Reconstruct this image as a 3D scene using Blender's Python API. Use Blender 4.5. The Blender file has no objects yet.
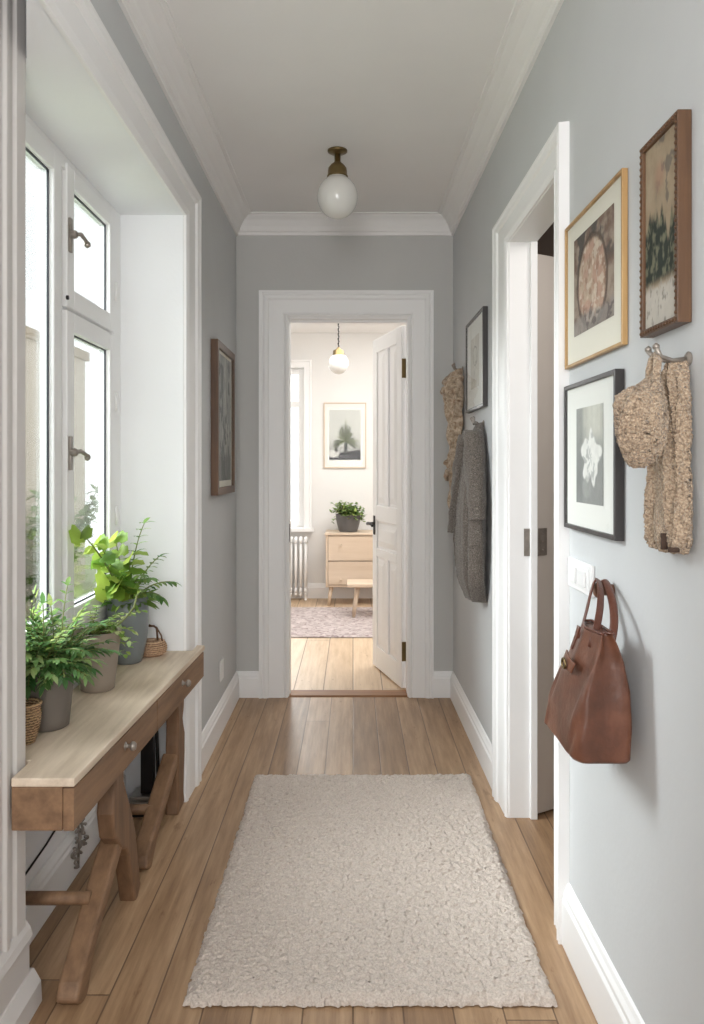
import bpy, bmesh, math, random
import numpy as np
from mathutils import Vector, Matrix

random.seed(7)
RNG = np.random.default_rng(7)
C = bpy.context.scene.collection
PI = math.pi

# ------------------------------------------------------------------ dimensions (metres)
CAMZ = 1.283          # eye height
F = 800.0             # focal length in pixels of the 704 x 1024 frame
XL = -0.648           # left wall face
YE = 4.444            # end wall face
ZC = 2.665            # hall ceiling
XW = -0.885           # window frame face / wall under the window
YN = 1.90             # near side of the window niche
YF = 3.06             # far side of the window niche
ZH = 2.24             # niche head
def XR(y): return 0.557 + 0.010 * (YE - y)      # right wall runs very slightly out of parallel
def YR(px, w=0.0):                               # where on the right wall a sight line lands
    k = (px - 353.0) / F
    return (0.557 + 0.010 * YE - w) / (k + 0.010)
def ZZ(py, y): return CAMZ - (py - 466.0) * y / F

# ------------------------------------------------------------------ materials
def lin(c):
    return tuple(((v / 255.0) / 12.92 if v / 255.0 <= 0.04045 else ((v / 255.0 + 0.055) / 1.055) ** 2.4) for v in c)

def new_mat(name):
    m = bpy.data.materials.new(name); m.use_nodes = True
    nt = m.node_tree
    return m, nt, nt.nodes, nt.links, nt.nodes['Principled BSDF']

def coords(nt, scale=(1, 1, 1), rot=(0, 0, 0), kind='Object'):
    tc = nt.nodes.new('ShaderNodeTexCoord'); mp = nt.nodes.new('ShaderNodeMapping')
    mp.inputs['Scale'].default_value = scale; mp.inputs['Rotation'].default_value = rot
    nt.links.new(tc.outputs[kind], mp.inputs['Vector'])
    return mp.outputs['Vector']

def noise(nt, vec, scale, detail=4, rough=0.5):
    n = nt.nodes.new('ShaderNodeTexNoise'); n.inputs['Scale'].default_value = scale
    n.inputs['Detail'].default_value = detail; n.inputs['Roughness'].default_value = rough
    nt.links.new(vec, n.inputs['Vector']); return n

def ramp(nt, fac, stops):
    r = nt.nodes.new('ShaderNodeValToRGB'); e = r.color_ramp.elements
    while len(e) < len(stops): e.new(0.5)
    for k, (p, c) in enumerate(stops):
        e[k].position = p; e[k].color = (*c, 1)
    nt.links.new(fac, r.inputs['Fac']); return r

def bump(nt, height, strength, dist, bsdf):
    b = nt.nodes.new('ShaderNodeBump'); b.inputs['Strength'].default_value = strength
    b.inputs['Distance'].default_value = dist
    nt.links.new(height, b.inputs['Height']); nt.links.new(b.outputs['Normal'], bsdf.inputs['Normal'])

def paint(name, rgb, rough=0.6, var=0.03, bscale=60, bstr=0.05, metal=0.0, vscale=3.0):
    m, nt, N, L, b = new_mat(name)
    v = coords(nt); n = noise(nt, v, vscale, 3)
    c = lin(rgb)
    r = ramp(nt, n.outputs['Fac'], [(0.3, tuple(x * (1 - var) for x in c)), (0.7, tuple(min(1, x * (1 + var)) for x in c))])
    L.new(r.outputs['Color'], b.inputs['Base Color'])
    b.inputs['Roughness'].default_value = rough; b.inputs['Metallic'].default_value = metal
    if bstr:
        n2 = noise(nt, v, bscale, 4); bump(nt, n2.outputs['Fac'], bstr, 0.01, b)
    return m

def wood(name, dark, light, axis='y', rough=0.55, gscale=1.0, bstr=0.15):
    m, nt, N, L, b = new_mat(name)
    s = {'x': (1.2, 14, 14), 'y': (14, 1.2, 14), 'z': (14, 14, 1.2)}[axis]
    v = coords(nt, tuple(q * gscale for q in s))
    n = noise(nt, v, 2.2, 6, 0.62)
    w = coords(nt, (1, 1, 1)); big = noise(nt, w, 2.5, 2)
    mix = nt.nodes.new('ShaderNodeMath'); mix.operation = 'MULTIPLY_ADD'; mix.inputs[1].default_value = 0.72
    sc = nt.nodes.new('ShaderNodeMath'); sc.operation = 'MULTIPLY'; sc.inputs[1].default_value = 0.28
    L.new(big.outputs['Fac'], sc.inputs[0]); L.new(n.outputs['Fac'], mix.inputs[0]); L.new(sc.outputs[0], mix.inputs[2])
    d, l = lin(dark), lin(light)
    mid = tuple((a + c) / 2 for a, c in zip(d, l))
    r = ramp(nt, mix.outputs[0], [(0.30, d), (0.48, mid), (0.68, l)])
    L.new(r.outputs['Color'], b.inputs['Base Color']); b.inputs['Roughness'].default_value = rough
    bump(nt, n.outputs['Fac'], bstr, 0.004, b)
    return m

def planks(name, cols, width=0.135, length=2.1, rough=0.42, seam=(70, 45, 28), knots=True):
    """floorboards running along Y"""
    m, nt, N, L, b = new_mat(name)
    tc = N.new('ShaderNodeTexCoord'); sep = N.new('ShaderNodeSeparateXYZ'); L.new(tc.outputs['Object'], sep.inputs[0])
    def mth(op, a, bb=None, c=None):
        q = N.new('ShaderNodeMath'); q.operation = op
        for k, s in enumerate((a, bb, c)):
            if s is None: continue
            if isinstance(s, (int, float)): q.inputs[k].default_value = s
            else: L.new(s, q.inputs[k])
        return q.outputs[0]
    u = mth('DIVIDE', sep.outputs[0], width); iu = mth('FLOOR', u); fu = mth('FRACT', u)
    wn = N.new('ShaderNodeTexWhiteNoise'); wn.noise_dimensions = '1D'; L.new(iu, wn.inputs['W'])
    off = mth('MULTIPLY', wn.outputs['Value'], 7.3)
    vv = mth('ADD', mth('DIVIDE', sep.outputs[1], length), off); iv = mth('FLOOR', vv); fv = mth('FRACT', vv)
    key = mth('MULTIPLY_ADD', iu, 17.13, iv)
    wn2 = N.new('ShaderNodeTexWhiteNoise'); wn2.noise_dimensions = '1D'; L.new(key, wn2.inputs['W'])
    comb = N.new('ShaderNodeCombineXYZ')
    L.new(mth('MULTIPLY', sep.outputs[0], 22), comb.inputs[0]); L.new(mth('MULTIPLY', sep.outputs[1], 1.6), comb.inputs[1])
    L.new(mth('MULTIPLY', key, 3.7), comb.inputs[2])
    g = noise(nt, comb.outputs[0], 1.6, 8, 0.66)
    g2v = N.new('ShaderNodeCombineXYZ'); L.new(mth('MULTIPLY', sep.outputs[0], 90), g2v.inputs[0]); L.new(mth('MULTIPLY', sep.outputs[1], 3), g2v.inputs[1])
    g2 = noise(nt, g2v.outputs[0], 1.0, 3, 0.5)
    t = mth('ADD', mth('MULTIPLY', g.outputs['Fac'], 0.62), mth('MULTIPLY', g2.outputs['Fac'], 0.20))
    t = mth('ADD', t, mth('MULTIPLY_ADD', wn2.outputs['Value'], 0.16, 0.07))
    cs = [lin(c) for c in cols]
    r = ramp(nt, t, [(0.33, cs[0]), (0.52, cs[1]), (0.66, cs[2]), (0.82, cs[3])])
    # dark cracks and knots
    cv = N.new('ShaderNodeCombineXYZ'); L.new(mth('MULTIPLY', sep.outputs[0], 38), cv.inputs[0]); L.new(mth('MULTIPLY', sep.outputs[1], 9), cv.inputs[1]); L.new(key, cv.inputs[2])
    cn = noise(nt, cv.outputs[0], 1.0, 5, 0.7)
    cr = ramp(nt, cn.outputs['Fac'], [(0.62, (0, 0, 0)), (0.70, (1, 1, 1))])
    mx = N.new('ShaderNodeMix'); mx.data_type = 'RGBA'; L.new(mth('MULTIPLY', cr.outputs['Color'], 0.55), mx.inputs[0])
    L.new(r.outputs['Color'], mx.inputs[6]); mx.inputs[7].default_value = (*lin((112, 76, 48)), 1)
    # seams
    e = mth('MINIMUM', fu, mth('SUBTRACT', 1.0, fu)); e2 = mth('MULTIPLY', mth('MINIMUM', fv, mth('SUBTRACT', 1.0, fv)), length / width)
    e = mth('MINIMUM', e, e2)
    sr = ramp(nt, e, [(0.008, (1, 1, 1)), (0.024, (0, 0, 0))])
    mx2 = N.new('ShaderNodeMix'); mx2.data_type = 'RGBA'; L.new(mth('MULTIPLY', sr.outputs['Color'], 0.75), mx2.inputs[0])
    L.new(mx.outputs[2], mx2.inputs[6]); mx2.inputs[7].default_value = (*lin(seam), 1)
    L.new(mx2.outputs[2], b.inputs['Base Color'])
    L.new(mth('MULTIPLY_ADD', g2.outputs['Fac'], 0.15, rough - 0.07), b.inputs['Roughness'])
    hh = mth('SUBTRACT', mth('MULTIPLY', g.outputs['Fac'], 0.5), mth('MULTIPLY', sr.outputs['Color'], 0.8))
    bump(nt, hh, 0.25, 0.003, b)
    return m

def fabric(name, dark, light, scale=180, rough=0.95, bstr=0.6, bdist=0.004, vor=True, flecks=None):
    m, nt, N, L, b = new_mat(name)
    v = coords(nt); n = noise(nt, v, scale, 3, 0.6)
    stops = [(0.30, lin(dark)), (0.68, lin(light))]
    r = ramp(nt, n.outputs['Fac'], stops)
    col = r.outputs['Color']
    if flecks:
        n3 = noise(nt, v, scale * 1.7, 2, 0.5); r3 = ramp(nt, n3.outputs['Fac'], [(0.56, (0, 0, 0)), (0.64, (1, 1, 1))])
        mx = N.new('ShaderNodeMix'); mx.data_type = 'RGBA'; L.new(r3.outputs['Color'], mx.inputs[0])
        L.new(col, mx.inputs[6]); mx.inputs[7].default_value = (*lin(flecks), 1); col = mx.outputs[2]
    L.new(col, b.inputs['Base Color']); b.inputs['Roughness'].default_value = rough
    b.inputs['Sheen Weight'].default_value = 0.2
    if vor:
        vo = N.new('ShaderNodeTexVoronoi'); vo.inputs['Scale'].default_value = scale; L.new(v, vo.inputs['Vector']); h = vo.outputs['Distance']
    else: h = n.outputs['Fac']
    bump(nt, h, bstr, bdist, b)
    return m

def vcol_mat(name, rough=0.6, bstr=0.0, bscale=200, translucent=0.0, spec=0.3):
    m, nt, N, L, b = new_mat(name)
    a = N.new('ShaderNodeAttribute'); a.attribute_name = 'Col'
    n = noise(nt, coords(nt), 35, 3)
    r = ramp(nt, n.outputs['Fac'], [(0.3, (0.86, 0.86, 0.86)), (0.7, (1.0, 1.0, 1.0))])
    mx = N.new('ShaderNodeMix'); mx.data_type = 'RGBA'; mx.blend_type = 'MULTIPLY'; mx.inputs[0].default_value = 1
    L.new(a.outputs['Color'], mx.inputs[6]); L.new(r.outputs['Color'], mx.inputs[7])
    L.new(mx.outputs[2], b.inputs['Base Color'])
    b.inputs['Roughness'].default_value = rough; b.inputs['Specular IOR Level'].default_value = spec
    if bstr:
        n2 = noise(nt, coords(nt), bscale, 3); bump(nt, n2.outputs['Fac'], bstr, 0.002, b)
    if translucent:
        t = N.new('ShaderNodeBsdfTranslucent'); L.new(mx.outputs[2], t.inputs['Color'])
        ms = N.new('ShaderNodeMixShader'); ms.inputs[0].default_value = translucent
        L.new(b.outputs[0], ms.inputs[1]); L.new(t.outputs[0], ms.inputs[2])
        L.new(ms.outputs[0], N['Material Output'].inputs['Surface'])
    return m

def glass_mat(name, refl=1.0):
    m, nt, N, L, b = new_mat(name)
    N.remove(b)
    tr = N.new('ShaderNodeBsdfTransparent'); tr.inputs['Color'].default_value = (0.97, 0.985, 0.98, 1)
    gl = N.new('ShaderNodeBsdfGlossy'); gl.inputs['Roughness'].default_value = 0.02
    fr = N.new('ShaderNodeFresnel'); fr.inputs['IOR'].default_value = 1.45
    ml = N.new('ShaderNodeMath'); ml.operation = 'MULTIPLY'; ml.inputs[1].default_value = refl
    L.new(fr.outputs[0], ml.inputs[0])
    ms = N.new('ShaderNodeMixShader'); L.new(ml.outputs[0], ms.inputs[0]); L.new(tr.outputs[0], ms.inputs[1]); L.new(gl.outputs[0], ms.inputs[2])
    L.new(ms.outputs[0], N['Material Output'].inputs['Surface'])
    return m

def brick_mat(name):
    m, nt, N, L, b = new_mat(name)
    v = coords(nt, (1, 1, 1), (PI / 2, 0, PI / 2))
    br = N.new('ShaderNodeTexBrick'); L.new(v, br.inputs['Vector'])
    br.inputs['Scale'].default_value = 4.0
    br.inputs['Color1'].default_value = (*lin((170, 156, 138)), 1); br.inputs['Color2'].default_value = (*lin((146, 131, 112)), 1)
    br.inputs['Mortar'].default_value = (*lin((184, 172, 158)), 1)
    L.new(br.outputs['Color'], b.inputs['Base Color']); b.inputs['Roughness'].default_value = 0.9
    return m

def leather_mat(name):
    m, nt, N, L, b = new_mat(name)
    v = coords(nt); n = noise(nt, v, 9, 5, 0.6)
    r = ramp(nt, n.outputs['Fac'], [(0.28, lin((70, 43, 31))), (0.5, lin((98, 61, 45))), (0.75, lin((128, 84, 63)))])
    L.new(r.outputs['Color'], b.inputs['Base Color'])
    b.inputs['Roughness'].default_value = 0.36
    n2 = noise(nt, v, 45, 6, 0.65); bump(nt, n2.outputs['Fac'], 0.35, 0.004, b)
    return m

def wicker_mat(name, dark, light):
    m, nt, N, L, b = new_mat(name)
    v = coords(nt)
    w = N.new('ShaderNodeTexWave'); w.wave_type = 'BANDS'; w.bands_direction = 'Z'; w.inputs['Scale'].default_value = 45; w.inputs['Distortion'].default_value = 2.5
    w.inputs['Detail Scale'].default_value = 6
    L.new(v, w.inputs['Vector'])
    r = ramp(nt, w.outputs['Fac'], [(0.1, lin(dark)), (0.7, lin(light))])
    L.new(r.outputs['Color'], b.inputs['Base Color']); b.inputs['Roughness'].default_value = 0.7
    bump(nt, w.outputs['Fac'], 0.5, 0.004, b)
    return m

M = {}
M['wall'] = paint('grey wall paint', (197, 199, 200), 0.75, 0.02)
M['wall_end'] = paint('grey end wall paint', (192, 192, 190), 0.75, 0.02)
M['white'] = paint('white gloss woodwork', (238, 238, 238), 0.42, 0.01, 40, 0.0)
M['white_shaded'] = paint('shaded white woodwork', (206, 202, 199), 0.45, 0.02, 40, 0.03)  # darker copy of the white woodwork, shade of the near casing in its colour
M['reveal'] = paint('white niche plaster', (236, 238, 240), 0.7, 0.015)
M['ceiling'] = paint('off white ceiling', (231, 230, 229), 0.85, 0.015)
M['backwall'] = paint('white plaster of back room', (226, 225, 223), 0.8, 0.015)
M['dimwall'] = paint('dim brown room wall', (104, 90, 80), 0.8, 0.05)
M['doorgrey'] = paint('warm grey painted door', (196, 188, 180), 0.5, 0.02)
M['floor'] = planks('oak floorboards', [(112, 84, 60), (150, 119, 89), (175, 144, 112), (197, 168, 137)], 0.118, 9.0)
M['floor2'] = planks('brightly lit oak floorboards', [(166, 138, 108), (192, 166, 136), (206, 182, 154), (216, 196, 170)], 0.17, 2.4)  # bright light of the back room put into a lighter board colour
M['threshold'] = wood('threshold wood', (110, 72, 40), (160, 112, 70), 'x')
M['pine'] = wood('old pine', (98, 72, 52), (150, 117, 88), 'y', 0.6)
M['pine_z'] = wood('old pine upright', (90, 66, 47), (140, 107, 80), 'z', 0.6)
M['pine_top'] = wood('pale pine top', (184, 164, 142), (232, 216, 196), 'y', 0.5)  # paler than the pine of the apron and legs
M['birch'] = wood('pale birch', (196, 174, 150), (216, 198, 178), 'x', 0.5, 0.5, 0.05)
M['walnut'] = wood('brown frame wood', (66, 44, 29), (108, 77, 51), 'z', 0.45)
M['walnut_y'] = wood('brown frame wood across', (66, 44, 29), (108, 77, 51), 'y', 0.45)
M['gold'] = wood('gilt frame', (150, 112, 66), (192, 156, 104), 'z', 0.4)
M['black'] = paint('black frame', (52, 48, 48), 0.4, 0.05)
M['iron'] = paint('dark iron', (40, 38, 38), 0.4, 0.1, 60, 0.1, 0.7)
M['brass'] = paint('aged brass', (128, 110, 76), 0.35, 0.12, 40, 0.05, 0.9)
M['steel'] = paint('nickel', (176, 174, 170), 0.28, 0.06, 40, 0.02, 1.0)
M['oldsteel'] = paint('tarnished metal', (150, 142, 134), 0.35, 0.2, 30, 0.05, 0.55, 30)
M['matboard'] = paint('picture mount card', (232, 230, 226), 0.9, 0.01, 60, 0.02)
M['cream_mat'] = paint('cream mount card', (232, 226, 214), 0.9, 0.01, 60, 0.02)
M['plastic'] = paint('white plastic', (228, 228, 228), 0.35, 0.01, 40, 0.0)
M['rubber'] = paint('dark rubber seal', (46, 48, 56), 0.5, 0.05, 40, 0.0)
M['potdark'] = paint('dark taupe ceramic', (104, 96, 88), 0.6, 0.05, 30, 0.08)
M['pottaupe'] = paint('taupe ceramic', (142, 130, 118), 0.5, 0.04, 30, 0.05)
M['potblue'] = paint('blue grey glazed ceramic', (118, 124, 126), 0.35, 0.10, 12, 0.12, 0, 7)
M['potgrey'] = paint('grey stoneware', (96, 94, 94), 0.6, 0.05, 30, 0.05)
M['soil'] = paint('potting soil', (78, 58, 42), 0.95, 0.3, 90, 0.8, 0, 60)
M['stem'] = paint('green stem', (108, 116, 62), 0.6, 0.15, 30, 0.0)
M['wicker'] = wicker_mat('woven willow', (106, 80, 56), (190, 156, 118))
M['basket'] = wicker_mat('bleached rattan', (140, 106, 80), (208, 174, 142))
M['leaf'] = vcol_mat('leaves', 0.45, 0, 200, 0.5)
M['art'] = vcol_mat('painted canvas', 0.75, 0.15, 120, 0, 0.2)
M['rug'] = fabric('wool pile', (180, 167, 156), (210, 198, 188), 190, 0.95, 0.35, 0.006)
M['rug2'] = fabric('mauve faded rug', (150, 136, 134), (196, 184, 182), 22, 0.95, 0.3, 0.004, False, (130, 112, 112))
M['cuff'] = paint('dark brown wool inside', (66, 50, 40), 0.9, 0.1)
M['boucle'] = fabric('beige boucle yarn', (124, 102, 81), (200, 178, 153), 230, 0.95, 0.8, 0.006)
M['tweed'] = fabric('grey brown tweed', (62, 56, 51), (112, 103, 95), 190, 0.95, 0.5, 0.004, True, (146, 138, 130))
M['scarf'] = fabric('beige printed scarf', (140, 120, 100), (204, 186, 164), 45, 0.9, 0.2, 0.003, False, (150, 124, 100))
M['leather'] = leather_mat('chestnut leather')
M['strap'] = paint('dark brown leather strap', (92, 52, 38), 0.4, 0.12, 60, 0.15)
M['peg'] = paint('brown leather covered peg', (112, 76, 58), 0.45, 0.1, 60, 0.1)
M['opal'] = paint('opal glass', (218, 217, 213), 0.12, 0.005, 40, 0.0)
M['glass'] = glass_mat('window glass', 0.7)
M['pglass'] = glass_mat('picture glass', 0.22)
M['brick'] = brick_mat('pale brick')
M['ground'] = paint('garden ground', (150, 160, 120), 0.95, 0.1)

# ------------------------------------------------------------------ mesh builder
OFF = {}
class MB:
    def __init__(s): s.v = []; s.f = []; s.mi = []; s.col = []; s.curcol = None
    def add(s, vs, fs, mi=0):
        k = len(s.v); s.v += [tuple(p) for p in vs]
        if s.curcol is not None: s.col += [s.curcol] * len(vs)
        for f in fs: s.f.append(tuple(i + k for i in f)); s.mi.append(mi)
    def box(s, x0, x1, y0, y1, z0, z1, mi=0):
        vs = [(x, y, z) for x in (x0, x1) for y in (y0, y1) for z in (z0, z1)]
        s.add(vs, [(0, 1, 3, 2), (4, 6, 7, 5), (0, 4, 5, 1), (2, 3, 7, 6), (0, 2, 6, 4), (1, 5, 7, 3)], mi)
    def prism(s, poly, fn, a, b, mi=0):
        """poly in 2D; fn(p, q, t) -> xyz ; extruded from t=a to t=b"""
        n = len(poly)
        vs = [fn(p, q, a) for p, q in poly] + [fn(p, q, b) for p, q in poly]
        fs = [tuple(range(n)), tuple(range(2 * n - 1, n - 1, -1))] + [(i, (i + 1) % n, n + (i + 1) % n, n + i) for i in range(n)]
        s.add(vs, fs, mi)
    def ribbon(s, pts, fn, a, b, mi=0):
        """pts: (p, q, halfwidth) centre line in 2D, turned into a curved board between t=a and t=b"""
        L_, R_ = [], []
        for i, (p, q, w) in enumerate(pts):
            p0 = pts[max(0, i - 1)]; p1 = pts[min(len(pts) - 1, i + 1)]
            d = Vector((p1[0] - p0[0], p1[1] - p0[1])).normalized()
            L_.append((p - d.y * w, q + d.x * w)); R_.append((p + d.y * w, q - d.x * w))
        n = len(pts)
        vs = [fn(*x, a) for x in L_] + [fn(*x, a) for x in R_] + [fn(*x, b) for x in L_] + [fn(*x, b) for x in R_]
        fs = []
        for i in range(n - 1):
            fs += [(i, i + 1, n + i + 1, n + i), (2 * n + i, 3 * n + i, 3 * n + i + 1, 2 * n + i + 1),
                   (i, 2 * n + i, 2 * n + i + 1, i + 1), (n + i, n + i + 1, 3 * n + i + 1, 3 * n + i)]
        fs += [(0, n, 3 * n, 2 * n), (n - 1, 3 * n - 1, 4 * n - 1, 2 * n - 1)]
        s.add(vs, fs, mi)
    def tube(s, pts, rad, n=10, mi=0, caps=True, flat=1.0, up=None):
        pts = [Vector(p) for p in pts]
        if isinstance(rad, (int, float)): rad = [rad] * len(pts)
        rings = []; ref = Vector(up) if up else Vector((0, 0, 1))
        prev = None
        for i, p in enumerate(pts):
            d = (pts[min(len(pts) - 1, i + 1)] - pts[max(0, i - 1)])
            d = d.normalized() if d.length > 1e-9 else Vector((0, 0, 1))
            if prev is None:
                a = d.cross(ref)
                if a.length < 1e-3: a = d.cross(Vector((1, 0, 0)))
            else: a = prev - d * prev.dot(d)
            a.normalize(); prev = a; bb = d.cross(a)
            rings.append([p + (a * math.cos(2 * PI * k / n) + bb * (flat * math.sin(2 * PI * k / n))) * rad[i] for k in range(n)])
        vs = [q for r in rings for q in r]; fs = []
        for i in range(len(pts) - 1):
            for k in range(n):
                fs.append((i * n + k, i * n + (k + 1) % n, (i + 1) * n + (k + 1) % n, (i + 1) * n + k))
        if caps: fs += [tuple(range(n)), tuple((len(pts) - 1) * n + k for k in range(n))]
        s.add(vs, fs, mi)
    def lathe(s, prof, c, n=32, axis='z', mi=0, caps=True):
        """prof: (radius, height) list"""
        vs = []
        for r, h in prof:
            for k in range(n):
                a = 2 * PI * k / n; u, v = r * math.cos(a), r * math.sin(a)
                vs.append({'z': (c[0] + u, c[1] + v, c[2] + h), 'x': (c[0] + h, c[1] + u, c[2] + v), 'y': (c[0] + u, c[1] + h, c[2] + v)}[axis])
        fs = []
        for i in range(len(prof) - 1):
            for k in range(n): fs.append((i * n + k, i * n + (k + 1) % n, (i + 1) * n + (k + 1) % n, (i + 1) * n + k))
        if caps: fs += [tuple(range(n)), tuple((len(prof) - 1) * n + k for k in range(n))]
        s.add(vs, fs, mi)
    def loft(s, rings, mi=0, caps=True):
        n = len(rings[0]); vs = [p for r in rings for p in r]; fs = []
        for i in range(len(rings) - 1):
            for k in range(n): fs.append((i * n + k, i * n + (k + 1) % n, (i + 1) * n + (k + 1) % n, (i + 1) * n + k))
        if caps: fs += [tuple(range(n)), tuple((len(rings) - 1) * n + k for k in range(n))]
        s.add(vs, fs, mi)
    def sheet(s, fn, nu, nv, mi=0):
        vs = [fn(i / nu, j / nv) for j in range(nv + 1) for i in range(nu + 1)]
        fs = [(j * (nu + 1) + i, j * (nu + 1) + i + 1, (j + 1) * (nu + 1) + i + 1, (j + 1) * (nu + 1) + i) for j in range(nv) for i in range(nu)]
        s.add(vs, fs, mi)
    def on_right_wall(s):
        """verts given as (distance off the right wall, y, z)"""
        s.v = [(XR(y) - w, y, z) for w, y, z in s.v]; return s
    def apply(s, fn): s.v = [tuple(fn(*p)) for p in s.v]; return s
    def build(s, name, mats, parent=None, smooth=False, bevel=0.0, base=None, seg=2, subsurf=0):
        me = bpy.data.meshes.new(name)
        off = OFF[parent.name] if parent else (Vector(base) if base is not None else Vector((0, 0, 0)))
        me.from_pydata([tuple(Vector(p) - off) for p in s.v], [], s.f)
        mats = mats if isinstance(mats, (list, tuple)) else [mats]
        for m in mats: me.materials.append(m)
        me.polygons.foreach_set('material_index', s.mi)
        me.polygons.foreach_set('use_smooth', [bool(smooth)] * len(s.f))
        if s.col and len(s.col) == len(s.v):
            a = me.color_attributes.new('Col', 'FLOAT_COLOR', 'POINT')
            a.data.foreach_set('color', np.array([(*c, 1) for c in s.col], dtype=np.float32).ravel())
        bm = bmesh.new(); bm.from_mesh(me)
        if len(bm.faces) < 60000 and not s.col: bmesh.ops.recalc_face_normals(bm, faces=bm.faces[:])
        bm.to_mesh(me); bm.free(); me.update()
        o = bpy.data.objects.new(name, me); C.objects.link(o)
        if parent: o.parent = parent
        else: o.location = off
        OFF[o.name] = off
        if bevel:
            md = o.modifiers.new('bevel', 'BEVEL'); md.width = bevel; md.segments = seg; md.limit_method = 'ANGLE'; md.angle_limit = math.radians(40)
            if smooth is False: pass
        if subsurf:
            md = o.modifiers.new('sub', 'SUBSURF'); md.levels = subsurf; md.render_levels = subsurf
        return o

def tag(o, label=None, cat=None, group=None, kind=None):
    if label: o['label'] = label
    if cat: o['category'] = cat
    if group: o['group'] = group
    if kind: o['kind'] = kind
    return o
def thing(name, label, cat, loc, group=None):
    o = bpy.data.objects.new(name, None); C.objects.link(o); o.location = loc; o.empty_display_size = 0.05
    OFF[o.name] = Vector(loc); return tag(o, label, cat, group)
def struct(o): o['kind'] = 'structure'; return o

# value noise used for cloth, rugs and painted pictures
class VN:
    def __init__(s, seed, n=64): s.t = np.random.default_rng(seed).random((n, n)); s.n = n
    def at(s, x, y):
        x = np.asarray(x, float); y = np.asarray(y, float)
        xi = np.floor(x).astype(int); yi = np.floor(y).astype(int); fx = x - xi; fy = y - yi
        fx = fx * fx * (3 - 2 * fx); fy = fy * fy * (3 - 2 * fy); n = s.n
        a = s.t[xi % n, yi % n]; b = s.t[(xi + 1) % n, yi % n]; c = s.t[xi % n, (yi + 1) % n]; d = s.t[(xi + 1) % n, (yi + 1) % n]
        return (a * (1 - fx) + b * fx) * (1 - fy) + (c * (1 - fx) + d * fx) * fy
    def fbm(s, x, y, o=4):
        r = 0; amp = 0.5; x = np.asarray(x, float); y = np.asarray(y, float)
        for k in range(o): r = r + amp * s.at(x * 2 ** k + 7.7 * k, y * 2 ** k + 3.1 * k); amp *= 0.5
        return r / (1 - 0.5 ** o)

# ================================================================== THE ROOM SHELL
def hall():
    b = MB(); b.box(-0.94, 1.30, -1.6, YE + 0.06, -0.1, 0.0)
    struct(b.build('floor', M['floor']))
    b = MB(); b.box(-1.05, 1.8, YE + 0.06, 7.9, -0.1, 0.0)
    struct(b.build('floor_back_room', M['floor2']))
    b = MB(); b.box(-0.94, 1.0, -1.6, YE + 0.1, ZC, ZC + 0.1)
    struct(b.build('ceiling', M['ceiling']))
    # left wall with the window niche
    b = MB()
    b.box(-0.94, XL, YF, YE + 0.1, 0, ZC)                  # far pier
    b.box(-0.94, XL, YN, YF, ZH + 0.01, ZC)                # over the niche
    b.prism([(XL, 1.585), (XL, YN), (-0.775, YN), (-0.70, 1.716)], lambda x, y, t: (x, y, t), ZH + 0.01, ZC)   # header dying into the near pier on a slant
    b.box(-0.94, -0.80, -1.6, YN - 0.005, 0, ZC)           # near pier
    b.box(-0.94, XW - 0.01, YN - 0.005, YF, 0, 0.70)       # under the window
    struct(b.build('wall_left', M['wall']))
    # white lining of the niche
    b = MB()
    b.box(-0.94, XL + 0.001, YF - 0.012, YF, 0, ZH + 0.01)
    b.box(-0.94, XL + 0.001, YN, YF - 0.012, ZH, ZH + 0.012)
    b.prism([(XL + 0.001, 1.585), (XL + 0.001, YN), (-0.775, YN), (-0.70, 1.716)], lambda x, y, t: (x, y, t), ZH, ZH + 0.30)
    b.box(-0.94, -0.80, YN - 0.005, YN + 0.006, 0, ZH)
    b.box(XW - 0.012, XW, YN + 0.006, YF - 0.012, 0, 0.74)
    struct(b.build('trim_niche_lining', M['reveal']))
    # right wall with the door opening
    y0, y1, zt = YO0, YO1, 2.11
    b = MB()
    b.box(-0.096, 0, y1, YE + 0.1, 0, ZC); b.box(-0.096, 0, -1.6, y0, 0, ZC); b.box(-0.096, 0, y0, y1, zt, ZC)
    struct(b.on_right_wall().build('wall_right', M['wall']))
    # end wall with the doorway
    b = MB()
    b.box(XL - 0.05, DX0, YE, YE + 0.115, 0, ZC); b.box(DX1, 0.70, YE, YE + 0.115, 0, ZC); b.box(DX0, DX1, YE, YE + 0.115, DZ, ZC)
    struct(b.build('wall_end', M['wall_end']))
    b = MB(); b.box(-0.94, 1.0, -1.7, -1.6, 0, ZC); struct(b.build('wall_rear', M['wall']))
YO0, YO1 = 2.235, 2.93          # opening of the right hand door
DX0, DX1, DZ = -0.366, 0.314, 2.112
hall()

def frame_sweep(b, x0, x1, z1, prof, fn, kl=1, kt=1, kr=1, z0=0.0, mi=0):
    """casing round three sides; prof = (u outward, t off wall); fn(x, z, t) -> xyz"""
    rows = []
    for u, t in prof:
        rows.append([fn(x0 - u * kl, z0, t), fn(x0 - u * kl, z1 + u * kt, t), fn(x1 + u * kr, z1 + u * kt, t), fn(x1 + u * kr, z0, t)])
    vs = [p for r in rows for p in r]; fs = []
    for i in range(len(rows) - 1):
        for k in range(3): fs.append((i * 4 + k, i * 4 + k + 1, (i + 1) * 4 + k + 1, (i + 1) * 4 + k))
    b.add(vs, fs, mi)

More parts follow.
